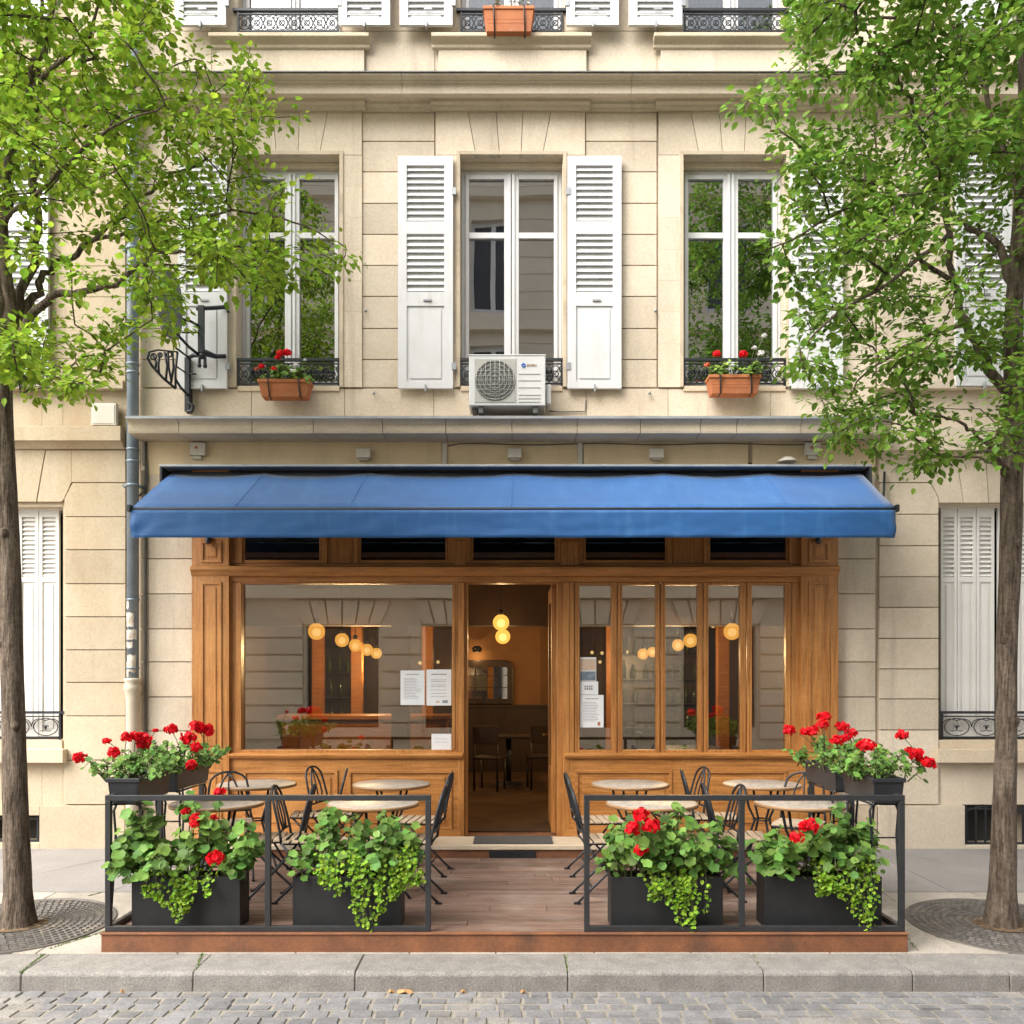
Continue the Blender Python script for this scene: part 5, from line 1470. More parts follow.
def trailing(label, px0, px1, py0, pytail, pxtail, Y, n, seed, spread=.07):
    """lime green creeper spilling over the front of a planter"""
    random.seed(seed)
    c0 = P((px0+px1)/2, py0, Y)
    t = thing('trailing_plant', label, 'plant', tuple(c0), 0, 'lime green creepers in the black planters')
    st = MB(); fo = MB()
    ns = max(10, n//22)
    for k in range(ns):
        u = random.random(); sx = PX(px0+(px1-px0)*u, Y)
        tail = max(0, 1-abs((px0+(px1-px0)*u)-pxtail)/((px1-px0)*.42))
        end_py = py0+12+(pytail-py0)*(.15+.85*tail**1.2)*random.uniform(.55, 1.0)
        ex = PX((px0+(px1-px0)*u)*(1-.45*tail)+pxtail*.45*tail, Y)
        z0, z1 = PZ(py0, Y)+random.uniform(-.02, .05), PZ(end_py, Y)
        pts = [Vector((sx, Y+.10, z0-.01)), Vector((sx+(ex-sx)*.1, Y-.0, z0+.03)), Vector((sx+(ex-sx)*.3, Y-.05, z0-.04))]
        m_ = 5
        for q in range(1, m_+1): pts.append(Vector((sx+(ex-sx)*(.3+.7*q/m_)+random.gauss(0, .01), Y-.05-.012*random.random(), z0-.04+(z1-z0+.04)*q/m_)))
        st.tube(pts, .0018, 4, random.random(), False)
        L_ = n//ns
        for q in range(L_):
            i = random.uniform(.2, len(pts)-1.001); a = int(i); p = pts[a].lerp(pts[a+1], i-a)
            w_ = spread*(.25+.5*max(0, 1-i/len(pts)))
            p = p+Vector((random.gauss(0, .4)*w_, -abs(random.gauss(0, .4))*w_*.7, random.gauss(0, .25)*w_))
            leaf_round(fo, p, Vector((random.gauss(0, .5), -.7+random.gauss(0, .3), .6+random.gauss(0, .4))), random.uniform(.016, .036), random.random(), 7)
    build('stem', st, 'stem_green', t); build('foliage', fo, 'lime_leaf', t)
    return t
def box_planter(px0, px1, label, pyt=877, pyb=929.5):
    yf = -2.93; yb = yf+.21
    x0, x1 = PX(px0, yf), PX(px1, yf); zt = PZ(pyt, yf); zb = ZD
    t = thing('planter_box', label, 'planter', ((x0+x1)/2, yf+.105, zb), 0, 'black box planters behind the front railing')
    m = MB(); w_ = .012
    m.box(x0, x1, yf, yf+w_, zb, zt, .5); m.box(x0, x1, yb-w_, yb, zb, zt, .5); m.box(x0, x0+w_, yf+w_, yb-w_, zb, zt, .5); m.box(x1-w_, x1, yf+w_, yb-w_, zb, zt, .5); m.box(x0+w_, x1-w_, yf+w_, yb-w_, zb, zb+.02, .3)
    build('trough', m, 'planter_black', t, .003)
    m = MB(); n = 24
    vs = []; fs = []
    for j in range(6):
        for i in range(n+1): vs.append((x0+w_+.001+(x1-x0-2*w_-.002)*i/n, yf+w_+.001+(yb-yf-2*w_-.002)*j/5, zt-.035+random.uniform(0, .022)))
    for j in range(5):
        for i in range(n): a = j*(n+1)+i; fs.append((a, a+1, a+n+2, a+n+1))
    m.mesh(vs, fs, .5); build('soil', m, 'soil', t)
    return ((x0+x1)/2, yf+.105, zt-.02), ((x1-x0)/2, .10)
BP = [(131.5, 240, 'black box planter at the left end of the terrace front'), (292.5, 401, 'black box planter left of the open walkway'), (611, 723, 'black box planter right of the open walkway'), (765, 882, 'black box planter at the right end of the terrace front')]
GP = 'bushy geraniums in the black box planters'
FY = -2.95
FL = [[(215.5, 858, FY-.12, .058), (197, 818, FY+.0, .040), (186, 811.5, FY+.05, .032), (194, 824, FY-.05, .030), (220, 792, FY+.12, .040), (214, 818, FY+.1, .028)], [],
      [(641, 815, FY-.1, .056), (651, 825, FY-.12, .060), (633, 829, FY-.1, .055), (646, 841, FY-.05, .02), (641, 850, FY-.14, .047)],
      [(809, 826, FY-.1, .060), (797, 837, FY-.12, .048)]]
PL = ['large-leaved geranium with a round red bloom, in the leftmost box planter', 'leafy plant without blooms in the box planter left of the walkway', 'large-leaved geranium with stacked red blooms in the box planter right of the walkway', 'large-leaved geranium with two red blooms in the rightmost box planter']
SP = [(108, 256, 795), (292, 420, 803), (604, 740, 806), (760, 892, 808)]
for i, (a, b, lab) in enumerate(BP):
    base, half = box_planter(a, b, lab)
    p0, p1, ptop = SP[i]
    hx = (PX(p1, FY)-PX(p0, FY))/2*.92; cx = (PX(p1, FY)+PX(p0, FY))/2
    H = PZ(ptop, FY)-base[2]
    geranium('geranium', PL[i], 'plant', (cx, base[1], base[2]), (hx, .13), H*.93, (560, 560, 560, 540)[i], (.078, .064, .070, .070)[i], FL[i], 'geranium_leaf', GP, seed=40+i, small=90)
trailing('lime creeper spilling over the left part of the leftmost black planter', 142, 212, 878, 915, 181, -2.95, 420, 61)
trailing('big lime creeper cascading from the planter left of the walkway', 318, 420, 862, 940, 368, -2.95, 900, 62, .10)
trailing('narrow lime creeper hanging from the planter right of the walkway', 648, 708, 878, 938, 688, -2.95, 480, 63, .08)
trailing('lime creeper hanging from the right side of the rightmost planter', 812, 872, 872, 942, 862, -2.95, 560, 64, .09)

# raised flower troughs on the side railings
def trough(xc, y0, y1, zt, label, glabel, flowers, seed, wd=.21, h=.17, n=360):
    t = thing('flower_trough', label, 'planter', (xc, (y0+y1)/2, zt-h), 0, 'black flower troughs over the side railings')
    m = MB(); iw = .022
    for (xa, xb, ya, yb) in ((xc-wd/2, xc-wd/2+.012, y0, y1), (xc+wd/2-.012, xc+wd/2, y0, y1), (xc-wd/2+.012, xc+wd/2-.012, y0, y0+.012), (xc-wd/2+.012, xc+wd/2-.012, y1-.012, y1)):
        def sh(x, y): return (xc+(x-xc)*.86, (y0+y1)/2+(y-(y0+y1)/2)*.95)
        V = [(*sh(xa, ya), zt-h), (*sh(xb, ya), zt-h), (*sh(xb, yb), zt-h), (*sh(xa, yb), zt-h), (xa, ya, zt), (xb, ya, zt), (xb, yb, zt), (xa, yb, zt)]
        m.mesh(V, [(0,3,2,1), (4,5,6,7), (0,1,5,4), (1,2,6,5), (2,3,7,6), (3,0,4,7)], .5)
    m.box(xc-wd*.40, xc+wd*.40, y0+.02, y1-.02, zt-h+.004, zt-h+.016, .4)
    m.box(xc-wd/2-.008, xc+wd/2+.008, y0-.008, y0-.0005, zt-.028, zt, .6); m.box(xc-wd/2-.008, xc-wd/2-.0005, y0, y1, zt-.028, zt, .6); m.box(xc+wd/2+.0005, xc+wd/2+.008, y0, y1, zt-.028, zt, .6)
    tr = build('trough', m, 'plastic_black', t, .004)
    m = MB(); m.box(xc-wd/2+.013, xc+wd/2-.013, y0+.013, y1-.013, zt-.06, zt-.03, .5); build('soil', m, 'soil', t)
    # wire stand with bowed legs
    for sx in (-1, 1):
        for yy in (y0+.08, y1-.08):
            l = MB(); l.tube([(xc+sx*wd*.36, yy, zt-h-.004), (xc+sx*wd*.46, yy, zt-h-.06), (xc+sx*wd*.40, yy, zt-h-.22), (xc+sx*wd*.50, yy, .26), (xc+sx*wd*.58, yy, ZD+.004)], .0085, 6); build('stand_leg', l, 'iron', t)
    m = MB()
    for yy in (y0+.08, y1-.08): m.tube([(xc-wd*.42, yy, zt-h-.012), (xc+wd*.42, yy, zt-h-.012)], .008, 6)
    for sx in (-1, 1): m.tube([(xc+sx*wd*.40, y0+.03, zt-h-.012), (xc+sx*wd*.40, y1-.03, zt-h-.012)], .008, 6)
    m.tube([(xc-wd*.40, y0+.08, zt-h-.24), (xc+wd*.40, y0+.08, zt-h-.24)], .006, 5)
    build('stand_frame', m, 'iron', t)
    geranium('geranium', glabel, 'plant', (xc, (y0+y1)/2, zt-.02), (wd*1.05, (y1-y0)/2*1.0), .25, n, .042, flowers, 'geranium_leaf', 'small-leaved red geraniums in the raised troughs', seed=seed, over=.03, small=160)
trough(-2.60, -2.92, -2.36, PZ(778, -2.9), 'black flower trough raised at the front left corner of the terrace', 'red geranium with a far-flung bloom in the front left raised trough',
       [(79.5, 757.5, -2.95, .046), (107, 741, -2.75, .030), (113.5, 752.5, -2.95, .044), (127, 737, -2.7, .045), (136, 737, -2.65, .045), (143, 738, -2.6, .052), (143.5, 744, -2.62, .05)], 71)
trough(-2.60, -2.22, -1.52, PZ(768, -2.2), 'black flower trough raised behind the front left one', 'red geranium with many blooms in the rear left raised trough',
       [(155.5, 730.5, -2.0, .022), (171, 729.5, -2.1, .050), (197, 727, -2.0, .060), (206, 730, -1.95, .062), (188.5, 738, -2.2, .058), (195.5, 747, -2.25, .046), (191, 765, -2.3, .044)], 72)
trough(2.52, -2.92, -2.36, PZ(778, -2.9), 'black flower trough raised at the front right corner of the terrace', 'red geranium with blooms leaning outward in the front right raised trough',
       [(867, 746, -2.9, .058), (901.5, 735, -2.7, .048), (913, 753.5, -2.8, .040), (917.5, 755, -2.75, .055), (929, 764, -2.85, .048), (910, 751, -2.7, .036)], 73)
trough(2.52, -2.22, -1.52, PZ(768, -2.2), 'black flower trough raised behind the front right one', 'red geranium with clustered blooms in the rear right raised trough',
       [(789, 730, -1.9, .050), (806, 732, -1.95, .045), (814, 730.5, -2.0, .045), (824, 717, -2.1, .052), (822, 725, -2.15, .048), (842, 726.5, -2.1, .050), (837, 741, -2.2, .050), (851, 733, -2.15, .045), (846, 738, -2.2, .035)], 74)

# ================================================================ window boxes
def window_box(px0, px1, pyt, pyb, Y, label, zoffs=0):
    x0, x1, zt, zb = PX(px0, Y), PX(px1, Y), PZ(pyt, Y), PZ(pyb, Y)
    t = thing('window_box', label, 'planter', ((x0+x1)/2, Y+.09, zb), 0, 'terracotta window boxes')
    m = MB(); d = .17; ins = .035
    V = [(x0+ins, Y+.02, zb), (x1-ins, Y+.02, zb), (x1-ins, Y+d-.02, zb), (x0+ins, Y+d-.02, zb), (x0+.008, Y, zt-.03), (x1-.008, Y, zt-.03), (x1-.008, Y+d, zt-.03), (x0+.008, Y+d, zt-.03)]
    m.mesh(V, [(0,3,2,1), (4,5,6,7), (0,1,5,4), (1,2,6,5), (2,3,7,6), (3,0,4,7)], .5)
    h = zt-zb
    for f in (.35, .5): 
        z = zb+h*f; xo = ins*(1-f)
        m.box(x0+xo+.02, x1-xo-.02, Y+.02*(1-f)-.003, Y+.02*(1-f)+.01, z-.006, z+.006, .4)
    build('pot', m, 'terracotta', t, .004)
    m = MB(); m.box(x0, x1, Y-.010, Y+.010, zt-.032, zt, .6); m.box(x0, x1, Y+d-.01, Y+d+.01, zt-.032, zt, .6); m.box(x0, x0+.02, Y+.0105, Y+d-.0105, zt-.032, zt, .6); m.box(x1-.02, x1, Y+.0105, Y+d-.0105, zt-.032, zt, .6)
    build('pot_lip', m, 'terracotta', t, .004)
    m = MB(); m.box(x0+.021, x1-.021, Y+.011, Y+d-.011, zt-.028, zt-.015, .5); build('soil', m, 'soil', t)
    m = MB()
    for xx in (x0+(x1-x0)*.2, x0+(x1-x0)*.79): m.tube([(xx, Y+.10, zt+.006), (xx, Y-.014, zt+.004), (xx+.006, Y-.016, zt-.05), (xx+.012, Y+.010, zb+.004), (xx+.012, Y+.1, zb-.006)], .007, 6)
    build('holder_wire', m, 'iron', t)
    return ((x0+x1)/2, Y+.085, zt-.01), ((x1-x0)/2, .075)
WY = -.25
b, h = window_box(257.5, 309.5, 379, 396, WY, 'weathered terracotta window box below the left window')
geranium('geranium', 'small geranium with red and white blooms in the left window box', 'plant', b, (h[0]*.95, .08), .19, 240, .045, [(281, 353.5, -.25, .040), (287, 353, -.22, .045), (278, 357.5, -.27, .03), (261.5, 366.5, -.28, .030), (256.5, 369, -.27, .022, 'petal_salmon'), (274, 369, -.3, .028), (296, 366, -.26, .03, 'petal_white'), (293, 371, -.29, .026, 'petal_white'), (305, 360, -.15, .018, 'petal_white')], 'small_leaf', None, seed=81, small=160)
b, h = window_box(709, 761.5, 374.5, 393, WY, 'orange terracotta window box below the right window')
geranium('geranium', 'small geranium with two red blooms and white ones in the right window box', 'plant', b, (h[0]*.95, .08), .18, 240, .045, [(716.5, 354, -.25, .038), (743.5, 354.5, -.25, .044), (707, 365, -.26, .028, 'petal_salmon'), (754.5, 348, -.2, .026, 'petal_white'), (761, 353.5, -.22, .034, 'petal_white'), (764, 336, -.2, .028, 'petal_white'), (732, 366, -.28, .026, 'petal_white')], 'small_leaf', None, seed=82, small=160)
b, h = window_box(483, 534.5, 6, 30, -.22, 'bright terracotta window box at the top middle window')
geranium('dried_plant', 'pale dried plant in the top middle window box', 'plant', b, (h[0]*.95, .08), .16, 90, .03, [], 'dry_stalk', None, seed=83, small=60)
# ================================================================ street trees
def in_poly(x, y, poly):
    c = False; n = len(poly)
    for i in range(n):
        x1, y1 = poly[i]; x2, y2 = poly[i-1]
        if (y1 > y) != (y2 > y) and x < (x2-x1)*(y-y1)/(y2-y1)+x1: c = not c
    return c
def street_tree(label, side, TY, trunk, limbs, poly, trunk_px, n_t, leaf_mat, sparse, seed, lsz=.056, per=50, fan=3.6):
    random.seed(seed)
    t = thing('street_tree', label, 'tree', (PX(trunk[0][0], TY), TY, pave_z(TY)), 0, 'street trees')
    nodes = []            # [pos, parent, radius, childcount]
    paths = []
    def add_path(pts, rads, parent=None):
        ids = []
        for p, r in zip(pts, rads):
            nodes.append([Vector(p), parent, r, 0]); parent = len(nodes)-1; ids.append(parent)
        paths.append(ids); return ids
    def smooth(pts, sub=4):
        out = []
        for i in range(len(pts)-1):
            p0 = pts[max(i-1, 0)]; p1 = pts[i]; p2 = pts[i+1]; p3 = pts[min(i+2, len(pts)-1)]
            for k in range(sub):
                u = k/sub
                out.append(.5*((2*p1)+(p2-p0)*u+(2*p0-5*p1+4*p2-p3)*u*u+(3*p1-p0-3*p2+p3)*u**3))
        out.append(pts[-1]); return out
    tp = smooth([P(x, y, TY+dy) for x, y, dy, r in trunk], 5)
    tr = []
    for i in range(len(tp)):
        u = i/(len(tp)-1)*(len(trunk)-1); a = min(int(u), len(trunk)-2); tr.append(trunk[a][3]+(trunk[a+1][3]-trunk[a][3])*(u-a))
    mT = MB()
    n = 18; vs = []; fs = []
    for i, (p, r) in enumerate(zip(tp, tr)):
        flare = 1+.30*max(0, 1-(p.z-pave_z(TY))/.28)**2
        for k in range(n):
            a = 2*PI*k/n
            d = 1+.07*mnoise.noise((math.cos(a)*1.3+seed, math.sin(a)*1.3, p.z*1.5))+.05*mnoise.noise((math.cos(a)*4, math.sin(a)*4+seed, p.z*5))
            vs.append((p.x+r*flare*d*math.cos(a), p.y+r*flare*d*math.sin(a), p.z-.02 if i == 0 else p.z))
    for i in range(len(tp)-1):
        for k in range(n): fs.append((i*n+k, i*n+(k+1) % n, (i+1)*n+(k+1) % n, (i+1)*n+k))
    mT.mesh(vs, fs, .5, True)
    for (bx_, by_, ba) in ((.75, 1.35, 3.9), (.55, .72, 5.4), (.6, 2.1, 4.9)):      # burrs and old pruning knots
        i = min(range(len(tp)), key=lambda q: abs(tp[q].z-by_-.6))
        c = tp[i]+Vector((math.cos(ba)*tr[i]*.86, math.sin(ba)*tr[i]*.86, 0)); mT.ball(c, tr[i]*.42, 10, 7, .45, 1.25)
    ids0 = add_path(tp, tr); paths.pop()
    top_from = next(i for i, p in enumerate(tp) if PZ(460, TY) < p.z)
    limb_ids = []
    for L_ in limbs:
        pts = smooth([P(x, y, TY+dy) for x, y, dy in L_[0]], 4)
        r0, r1 = L_[1], L_[2]
        rads = [r0+(r1-r0)*(i/(len(pts)-1))**.8 for i in range(len(pts))]
        for k in range(1, len(pts)-1): pts[k] = pts[k]+Vector((random.gauss(0, .012), random.gauss(0, .02), random.gauss(0, .012)))
        near = min(range(len(nodes)), key=lambda q: (nodes[q][0]-pts[0]).length)
        add_path(pts, rads, near)
    fixed = len(nodes)
    # targets in the crown volume
    targets = []
    tries = 0
    while len(targets) < n_t and tries < 200000:
        tries += 1
        py = random.uniform(-330, 480); px = trunk_px + random.uniform(-420, 420); Y = TY+random.uniform(-1.25, 1.25)
        mpx = px
        if (px-trunk_px)*(-side) < 0: mpx = 2*trunk_px-px             # the far side of the crown mirrors the visible one
        if not in_poly(mpx, py, poly): continue
        rx = abs(mpx-trunk_px)/330.0
        if abs(Y-TY) > 1.25*math.sqrt(max(0.03, 1-rx*rx)): continue
        drop = False
        for (a, b, c_, d_, pr) in sparse:
            if a < mpx < b and c_ < py < d_ and random.random() < pr: drop = True
        if drop: continue
        targets.append(P(px, py, Y))
    def dist0(p): return min((nodes[q][0]-p).length for q in range(top_from, fixed))
    targets.sort(key=dist0)
    twigs = []
    from mathutils import kdtree
    for i, p in enumerate(targets):
        best, bd = None, 1e9
        for q in range(top_from, len(nodes)):
            dv = p-nodes[q][0]; d = dv.length + max(0, -dv.z)*.5
            if d < bd: bd = d; best = q
        q0 = nodes[best][0]; d = (p-q0).length
        k = max(2, int(d/.16)+1)
        bow = Vector((random.gauss(0, .06), random.gauss(0, .06), .10+random.gauss(0, .05)))*d
        pts = [q0.lerp(p, u/k)+bow*math.sin(PI*u/k)*.6+Vector((random.gauss(0, .008), random.gauss(0, .008), random.gauss(0, .008)))*(0 if u in (0,) else 1) for u in range(0, k+1)]
        ids = []; parent = best
        for pt in pts[1:]:
            nodes.append([pt, parent, 0, 0]); parent = len(nodes)-1; ids.append(parent)
        twigs.append((best, ids, pts))
    load = [0]*len(nodes)
    for best, ids, pts in twigs:
        q = ids[-1]
        while q is not None: load[q] += 1; q = nodes[q][1]
    mB = MB()
    for ids in paths:
        rads = [max(nodes[q][2], .0) for q in ids]
        mT.tube([nodes[q][0] for q in ids], rads, 9, .45)
    for best, ids, pts in twigs:
        rs = [.0030*max(1, load[q])**.42 for q in [ids[0]]+ids]
        mT.tube(pts, rs, 5, random.uniform(.0, .3))
    mL = MB(); cnt = 0
    for best, ids, pts in twigs:
        for k in range(per):
            u = random.uniform(.25, 1.0)*(len(pts)-1); a = min(int(u), len(pts)-2); q = pts[a].lerp(pts[a+1], u-a)
            dirn = (pts[-1]-pts[0]).normalized()
            off = Vector((random.gauss(0, 1), random.gauss(0, 1), random.gauss(0, .55))).normalized()
            p = q+off*random.uniform(.02, .17)
            d = (off*.9+dirn*.5+Vector((0, 0, -.22+random.gauss(0, .22)))).normalized()
            nr = Vector((random.gauss(0, .34), random.gauss(-.15, .34), 1))
            L_ = lsz*random.uniform(.5, 1.3)
            leaf_oval(mL, p, d, nr, L_, L_*random.uniform(.66, .82), min(1, max(0, random.gauss(.5, .24))), .2, random.uniform(.02, .22)); cnt += 1
    tk = build('trunk', mT, 'bark', t)
    build('crown', mL, leaf_mat, t)
    return t
TYL = -2.47
street_tree('leafy bright green street tree at the left edge of the pavement', -1, TYL,
    [(18.5, 925, 0, .100), (16, 820, 0, .086), (13, 700, 0, .076), (9, 560, .02, .076), (3, 440, 0, .074), (0, 350, 0, .072), (-2, 250, .05, .055), (-12, 130, .1, .04), (-10, 0, .1, .028), (-16, -150, .1, .015)],
    [([(4, 345, 0), (8, 310, -.05), (3, 225, -.1), (13, 135, -.15), (28, 95, -.2), (48, 30, -.3), (60, -60, -.3)], .05, .014),
     ([(4, 335, 0), (17, 306, .05), (33, 246, .1), (35, 176, .15), (33, 130, .2), (40, 50, .3), (42, -40, .3)], .042, .012),
     ([(5, 352, 0), (39, 309, -.1), (63, 292, -.2), (105, 288, -.3), (140, 267, -.4), (170, 250, -.4), (215, 262, -.3)], .036, .006),
     ([(12, 325, 0), (34, 297, .1), (42, 273, .15), (70, 258, .2), (96, 239, .3), (118, 216, .3), (158, 183, .4), (205, 160, .4), (250, 120, .4)], .034, .006),
     ([(96, 239, .3), (140, 228, .2), (178, 218, .1), (250, 212, .1), (305, 228, .1), (346, 248, .1)], .016, .004),
     ([(28, 95, -.2), (66, 60, -.4), (92, 20, -.5), (110, -40, -.5)], .02, .006),
     ([(35, 176, .15), (80, 130, .4), (130, 90, .6), (190, 60, .7)], .018, .005),
     ([(3, 225, -.1), (60, 170, -.6), (110, 130, -.8), (165, 105, -.9)], .018, .005),
     ([(0, 350, 0), (-40, 300, .1), (-90, 260, .2), (-160, 210, .2), (-230, 150, .1)], .036, .007),
     ([(-2, 260, .05), (-50, 190, -.3), (-110, 110, -.5), (-170, 40, -.5)], .03, .007),
     ([(-8, 140, .1), (-60, 60, .5), (-110, -30, .6)], .022, .006),
     ([(4, 380, 0), (40, 375, -.3), (75, 365, -.5), (100, 372, -.5)], .012, .004)],
    [(18, -330), (120, -300), (170, -150), (172, 0), (190, 18), (212, 28), (240, 32), (264, 48), (260, 78), (272, 108), (298, 118), (260, 138), (256, 160), (296, 168), (300, 200), (312, 222), (352, 240), (360, 252), (338, 270), (300, 288), (272, 300), (240, 288), (214, 285), (196, 312), (184, 345), (165, 345), (150, 328), (128, 330), (112, 352), (108, 380), (100, 404), (60, 395), (18, 392)],
    18, 800, 'linden_leaf', [(38, 138, 205, 330, .72), (18, 45, 180, 335, .6), (100, 200, 280, 345, .5), (40, 110, 330, 410, .45), (-10, 330, 40, 230, .1)], 101)
street_tree('dense deeper green street tree at the right edge of the pavement', 1, TYL,
    [(1001.5, 925, 0, .098), (1004, 820, 0, .080), (1006, 740, 0, .070), (1007, 640, 0, .070), (1010, 560, 0, .072), (1012, 480, 0, .072), (1014, 400, 0, .070), (1013, 330, .02, .062), (1018, 250, .05, .052), (1024, 120, .1, .04), (1020, 0, .1, .028), (1012, -150, .1, .015)],
    [([(1010, 400, 0), (986, 360, -.1), (968, 324, -.2), (955, 285, -.25), (948, 235, -.3), (938, 150, -.3), (930, 60, -.3)], .042, .010),
     ([(1016, 300, 0), (1000, 248, .1), (975, 232, .2), (950, 215, .3), (900, 190, .4), (848, 178, .4), (800, 160, .4)], .034, .006),
     ([(1012, 482, 0), (996, 456, -.2), (975, 430, -.4), (950, 418, -.5), (915, 415, -.5)], .022, .005),
     ([(955, 285, -.25), (925, 258, -.4), (860, 205, -.5), (805, 235, -.5), (765, 250, -.5)], .02, .004),
     ([(1019, 210, .05), (990, 110, .3), (960, 40, .4), (935, -40, .4)], .028, .007),
     ([(938, 160, -.3), (915, 120, -.5), (885, 55, -.6), (850, 20, -.6)], .02, .005),
     ([(966, 322, -.2), (920, 340, -.1), (870, 370, .1), (835, 420, .2)], .018, .004),
     ([(948, 235, -.3), (890, 280, -.6), (830, 320, -.8), (800, 350, -.8)], .018, .004),
     ([(960, 40, .4), (900, 20, .5), (830, 30, .5), (790, 70, .5)], .016, .004),
     ([(1010, 470, 0), (990, 462, -.3), (940, 455, -.5)], .012, .004),
     ([(1014, 390, 0), (1050, 330, .1), (1110, 280, .2), (1180, 220, .2), (1250, 160, .1)], .036, .007),
     ([(1018, 260, .05), (1070, 180, -.3), (1130, 110, -.5), (1190, 40, -.5)], .03, .007),
     ([(1022, 140, .1), (1080, 60, .5), (1130, -30, .6)], .022, .006)],
    [(1003, -330), (880, -300), (800, -150), (790, 0), (782, 20), (788, 45), (768, 68), (758, 95), (726, 102), (730, 114), (770, 122), (748, 148), (750, 168), (762, 190), (780, 212), (748, 244), (740, 264), (772, 268), (788, 300), (792, 312), (806, 345), (784, 370), (800, 395), (852, 400), (818, 430), (838, 462), (868, 470), (900, 474), (925, 468), (960, 452), (1003, 450)],
    1003, 940, 'linden_leaf_deep', [(925, 1003, 195, 330, .50), (940, 1003, 380, 460, .5), (850, 960, 330, 400, .25)], 202, per=50)

# ================================================================ houses across the street (seen in the glass)
op = thing('opposite_house', 'pale stone townhouse across the street, mirrored in the shop glass', 'building', (0, -12.3, 0))
OY = -12.0
m = MB(); wins = []
holes = []
cols = [-12.0, -9.8, -7.4, -4.0, -1.2, 1.95, 4.9, 8.4, 11.0]; ucols = [-5.95, -3.2, -.45, 2.4, 5.2]
for i, x in enumerate(cols):
    holes.append((x-(.5 if i == 5 else .85), x+(.5 if i == 5 else .85), .55, 2.95))
for x in ucols:
    for z0, z1 in ((4.1, 6.4), (7.5, 9.7), (10.5, 12.7)): holes.append((x-.55, x+.55, z0, z1))
def ogrid(mm):
    s = MB()
    for a, b, t_ in ((-13.5, -6.6, 3.82), (-6.6, 7.2, 13.48), (7.2, 13.5, 3.82)): grid_wall(s, a, b, -.2, t_, 0, .3, holes, .5)  # flanks kept low and left end trimmed to let more light onto the facade
    for v in s.v: mm.v.append((v[0], OY-v[1], v[2]))
    k = len(mm.v)-len(s.v)
    for f, tt, sm in zip(s.f, s.t, s.sm): mm.f.append(tuple(i+k for i in reversed(f))); mm.t.append(tt); mm.sm.append(sm)
ogrid(m)
xe = sorted([-13.5, 13.5, *[x+s*.92 for x in cols for s in (-1, 1)]])
for i in range(0, len(xe)-1, 2):
    z = .25
    while z < 2.9: m.box(xe[i]+.01, xe[i+1]-.01, OY, OY+.07, z+.05, z+.40, random.uniform(.3, .7)); z += .40
for x in cols:
    xt = [-.92, -.62, -.32, 0, .32, .62, .92]
    for a, b in zip(xt, xt[1:]): m.yprism([(x+a+.02, 3.0), (x+b-.02, 3.0), (x+b*1.25-.02, 3.55), (x+a*1.25+.02, 3.55)], OY, OY+.07, random.uniform(.35, .65))
for z in (3.6, 7.0, 10.0, 13.2): m.box(-13.5 if z < 4 else -6.65, 13.5 if z < 4 else 7.25, OY, OY+.22, z, z+.22, .6)
z = 3.85
while z < 12.7:
    xw = sorted([-6.62, 7.2, *[x+s*.6 for x in ucols for s in (-1, 1)]])
    for i in range(0, len(xw)-1, 2): m.box(xw[i]+.01, xw[i+1]-.01, OY, OY+.02, z+.01, z+.40, random.uniform(.35, .65))
    z += .42
build('wall', m, 'stone_far', op)
m = MB(); g = MB()
for (x0, x1, z0, z1) in holes:
    if z0 < 1:
        g.box(x0+.04, x1-.04, OY-.19, OY-.17, z0+.05, z1-.05); continue
    y0, y1 = OY-.2, OY-.12
    m.box(x0, x0+.08, y0, y1, z0, z1); m.box(x1-.08, x1, y0, y1, z0, z1); m.box(x0+.08, x1-.08, y0, y1, z1-.1, z1); m.box(x0+.08, x1-.08, y0, y1, z0, z0+.12); m.box((x0+x1)/2-.06, (x0+x1)/2+.06, y0, y1, z0+.12, z1-.1)
    g.box(x0+.04, x1-.04, OY-.19, OY-.17, z0+.05, z1-.05)
build('window_frame', m, 'white_paint', op); build('window_glazing', g, 'far_glazing', op)
m = MB(); m.box(-6.6, 7.2, OY-3.5, OY-3.3, -.2, 13.49); m.box(-6.7, 7.3, OY-3.5, OY+.1, 13.5, 13.65); m.box(-6.6, -6.56, OY-3.3, OY-.31, -.2, 13.49); m.box(7.0, 7.2, OY-3.3, OY-.31, -.2, 13.49); m.box(-13.5, -6.61, OY-3.5, OY-.31, 3.6, 3.8); m.box(7.21, 13.5, OY-3.5, OY-.31, 3.6, 3.8); m.box(-13.5, -6.61, OY-3.5, OY-3.3, -.2, 3.59); m.box(7.21, 13.5, OY-3.5, OY-3.3, -.2, 3.59)
build('rear_shell', m, 'stone_far', op)

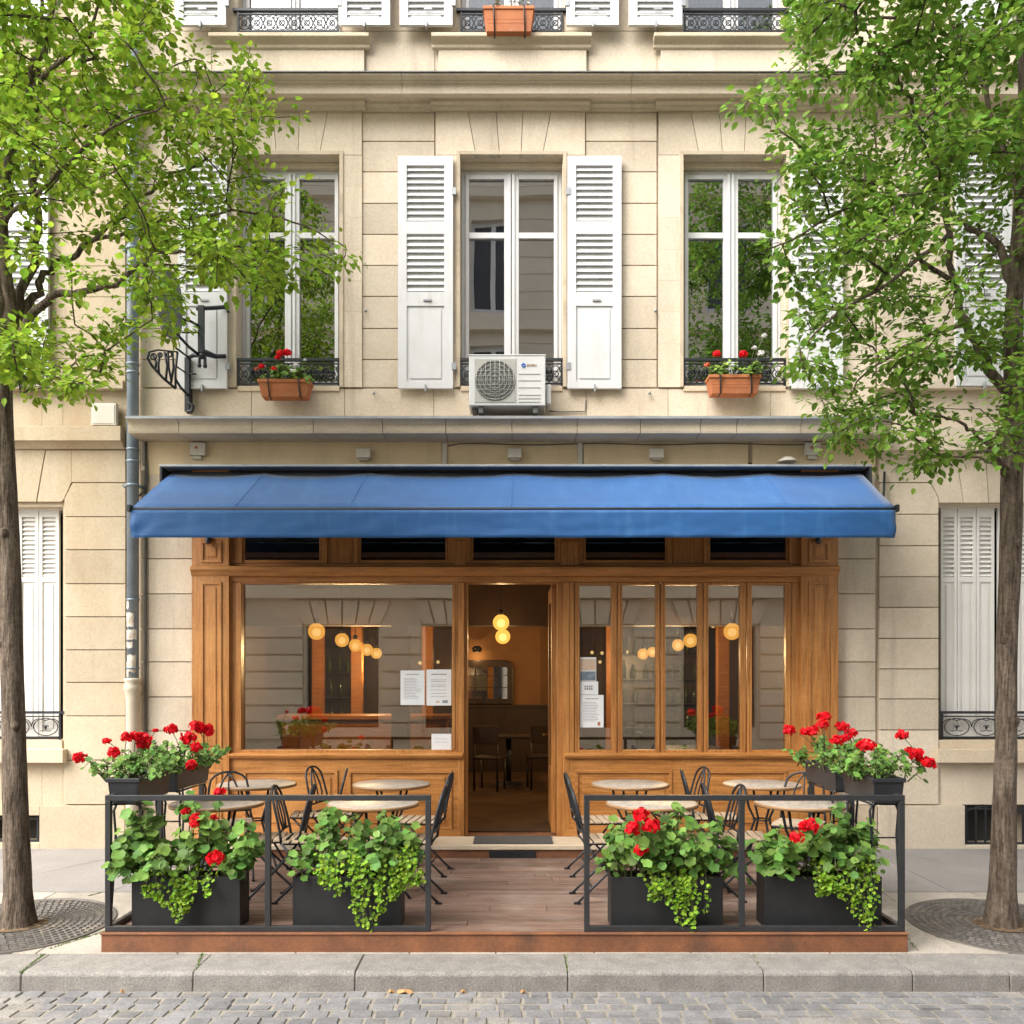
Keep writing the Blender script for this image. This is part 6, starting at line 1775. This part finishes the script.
# ================================================================ light, sky, camera
SUN_EL, SUN_AZ = 47.0, 229.0            # degrees; azimuth clockwise from +Y
world = bpy.data.worlds.new('World'); scene.world = world; world.use_nodes = True
nt = world.node_tree; nt.nodes.clear()
sky = nt.nodes.new('ShaderNodeTexSky'); sky.sky_type = 'NISHITA'; sky.sun_disc = False
sky.sun_elevation = R(SUN_EL); sky.sun_rotation = R(SUN_AZ); sky.air_density = 1.0; sky.dust_density = 4.0; sky.ozone_density = .6
hs = nt.nodes.new('ShaderNodeHueSaturation'); hs.inputs['Saturation'].default_value = .22
bg = nt.nodes.new('ShaderNodeBackground'); bg.inputs[1].default_value = .13
wo = nt.nodes.new('ShaderNodeOutputWorld')
nt.links.new(sky.outputs[0], hs.inputs['Color']); nt.links.new(hs.outputs[0], bg.inputs[0]); nt.links.new(bg.outputs[0], wo.inputs[0])
sd = bpy.data.lights.new('sun', 'SUN'); sd.energy = 2.1; sd.angle = R(60); sd.color = (1.0, .955, .89)
so = bpy.data.objects.new('sun', sd); COL.objects.link(so)
d = Vector((math.sin(R(SUN_AZ))*math.cos(R(SUN_EL)), math.cos(R(SUN_AZ))*math.cos(R(SUN_EL)), math.sin(R(SUN_EL))))
so.rotation_euler = d.to_track_quat('Z', 'Y').to_euler(); so.location = (0, -8, 20)
cd = bpy.data.cameras.new('camera'); cam = bpy.data.objects.new('camera', cd); COL.objects.link(cam)
cam.location = (0, -CAM_D, CAM_H); cam.rotation_euler = (PI/2, 0, 0)
cd.sensor_width = 36; cd.sensor_fit = 'HORIZONTAL'; cd.lens = FOC/1024*36; cd.shift_y = (HOR-512)/1024; cd.clip_end = 500; cd.clip_start = .05
scene.camera = cam
scene.view_settings.view_transform = 'Standard'; scene.view_settings.look = 'None'; scene.view_settings.gamma = 1.0
scene.view_settings.exposure = EXPOSURE
scene.render.engine = 'CYCLES'
cy = scene.cycles
cy.use_denoising = True; cy.max_bounces = 8; cy.diffuse_bounces = 4; cy.glossy_bounces = 4; cy.transparent_max_bounces = 12; cy.sample_clamp_indirect = 4
cy.caustics_reflective = False; cy.caustics_refractive = False
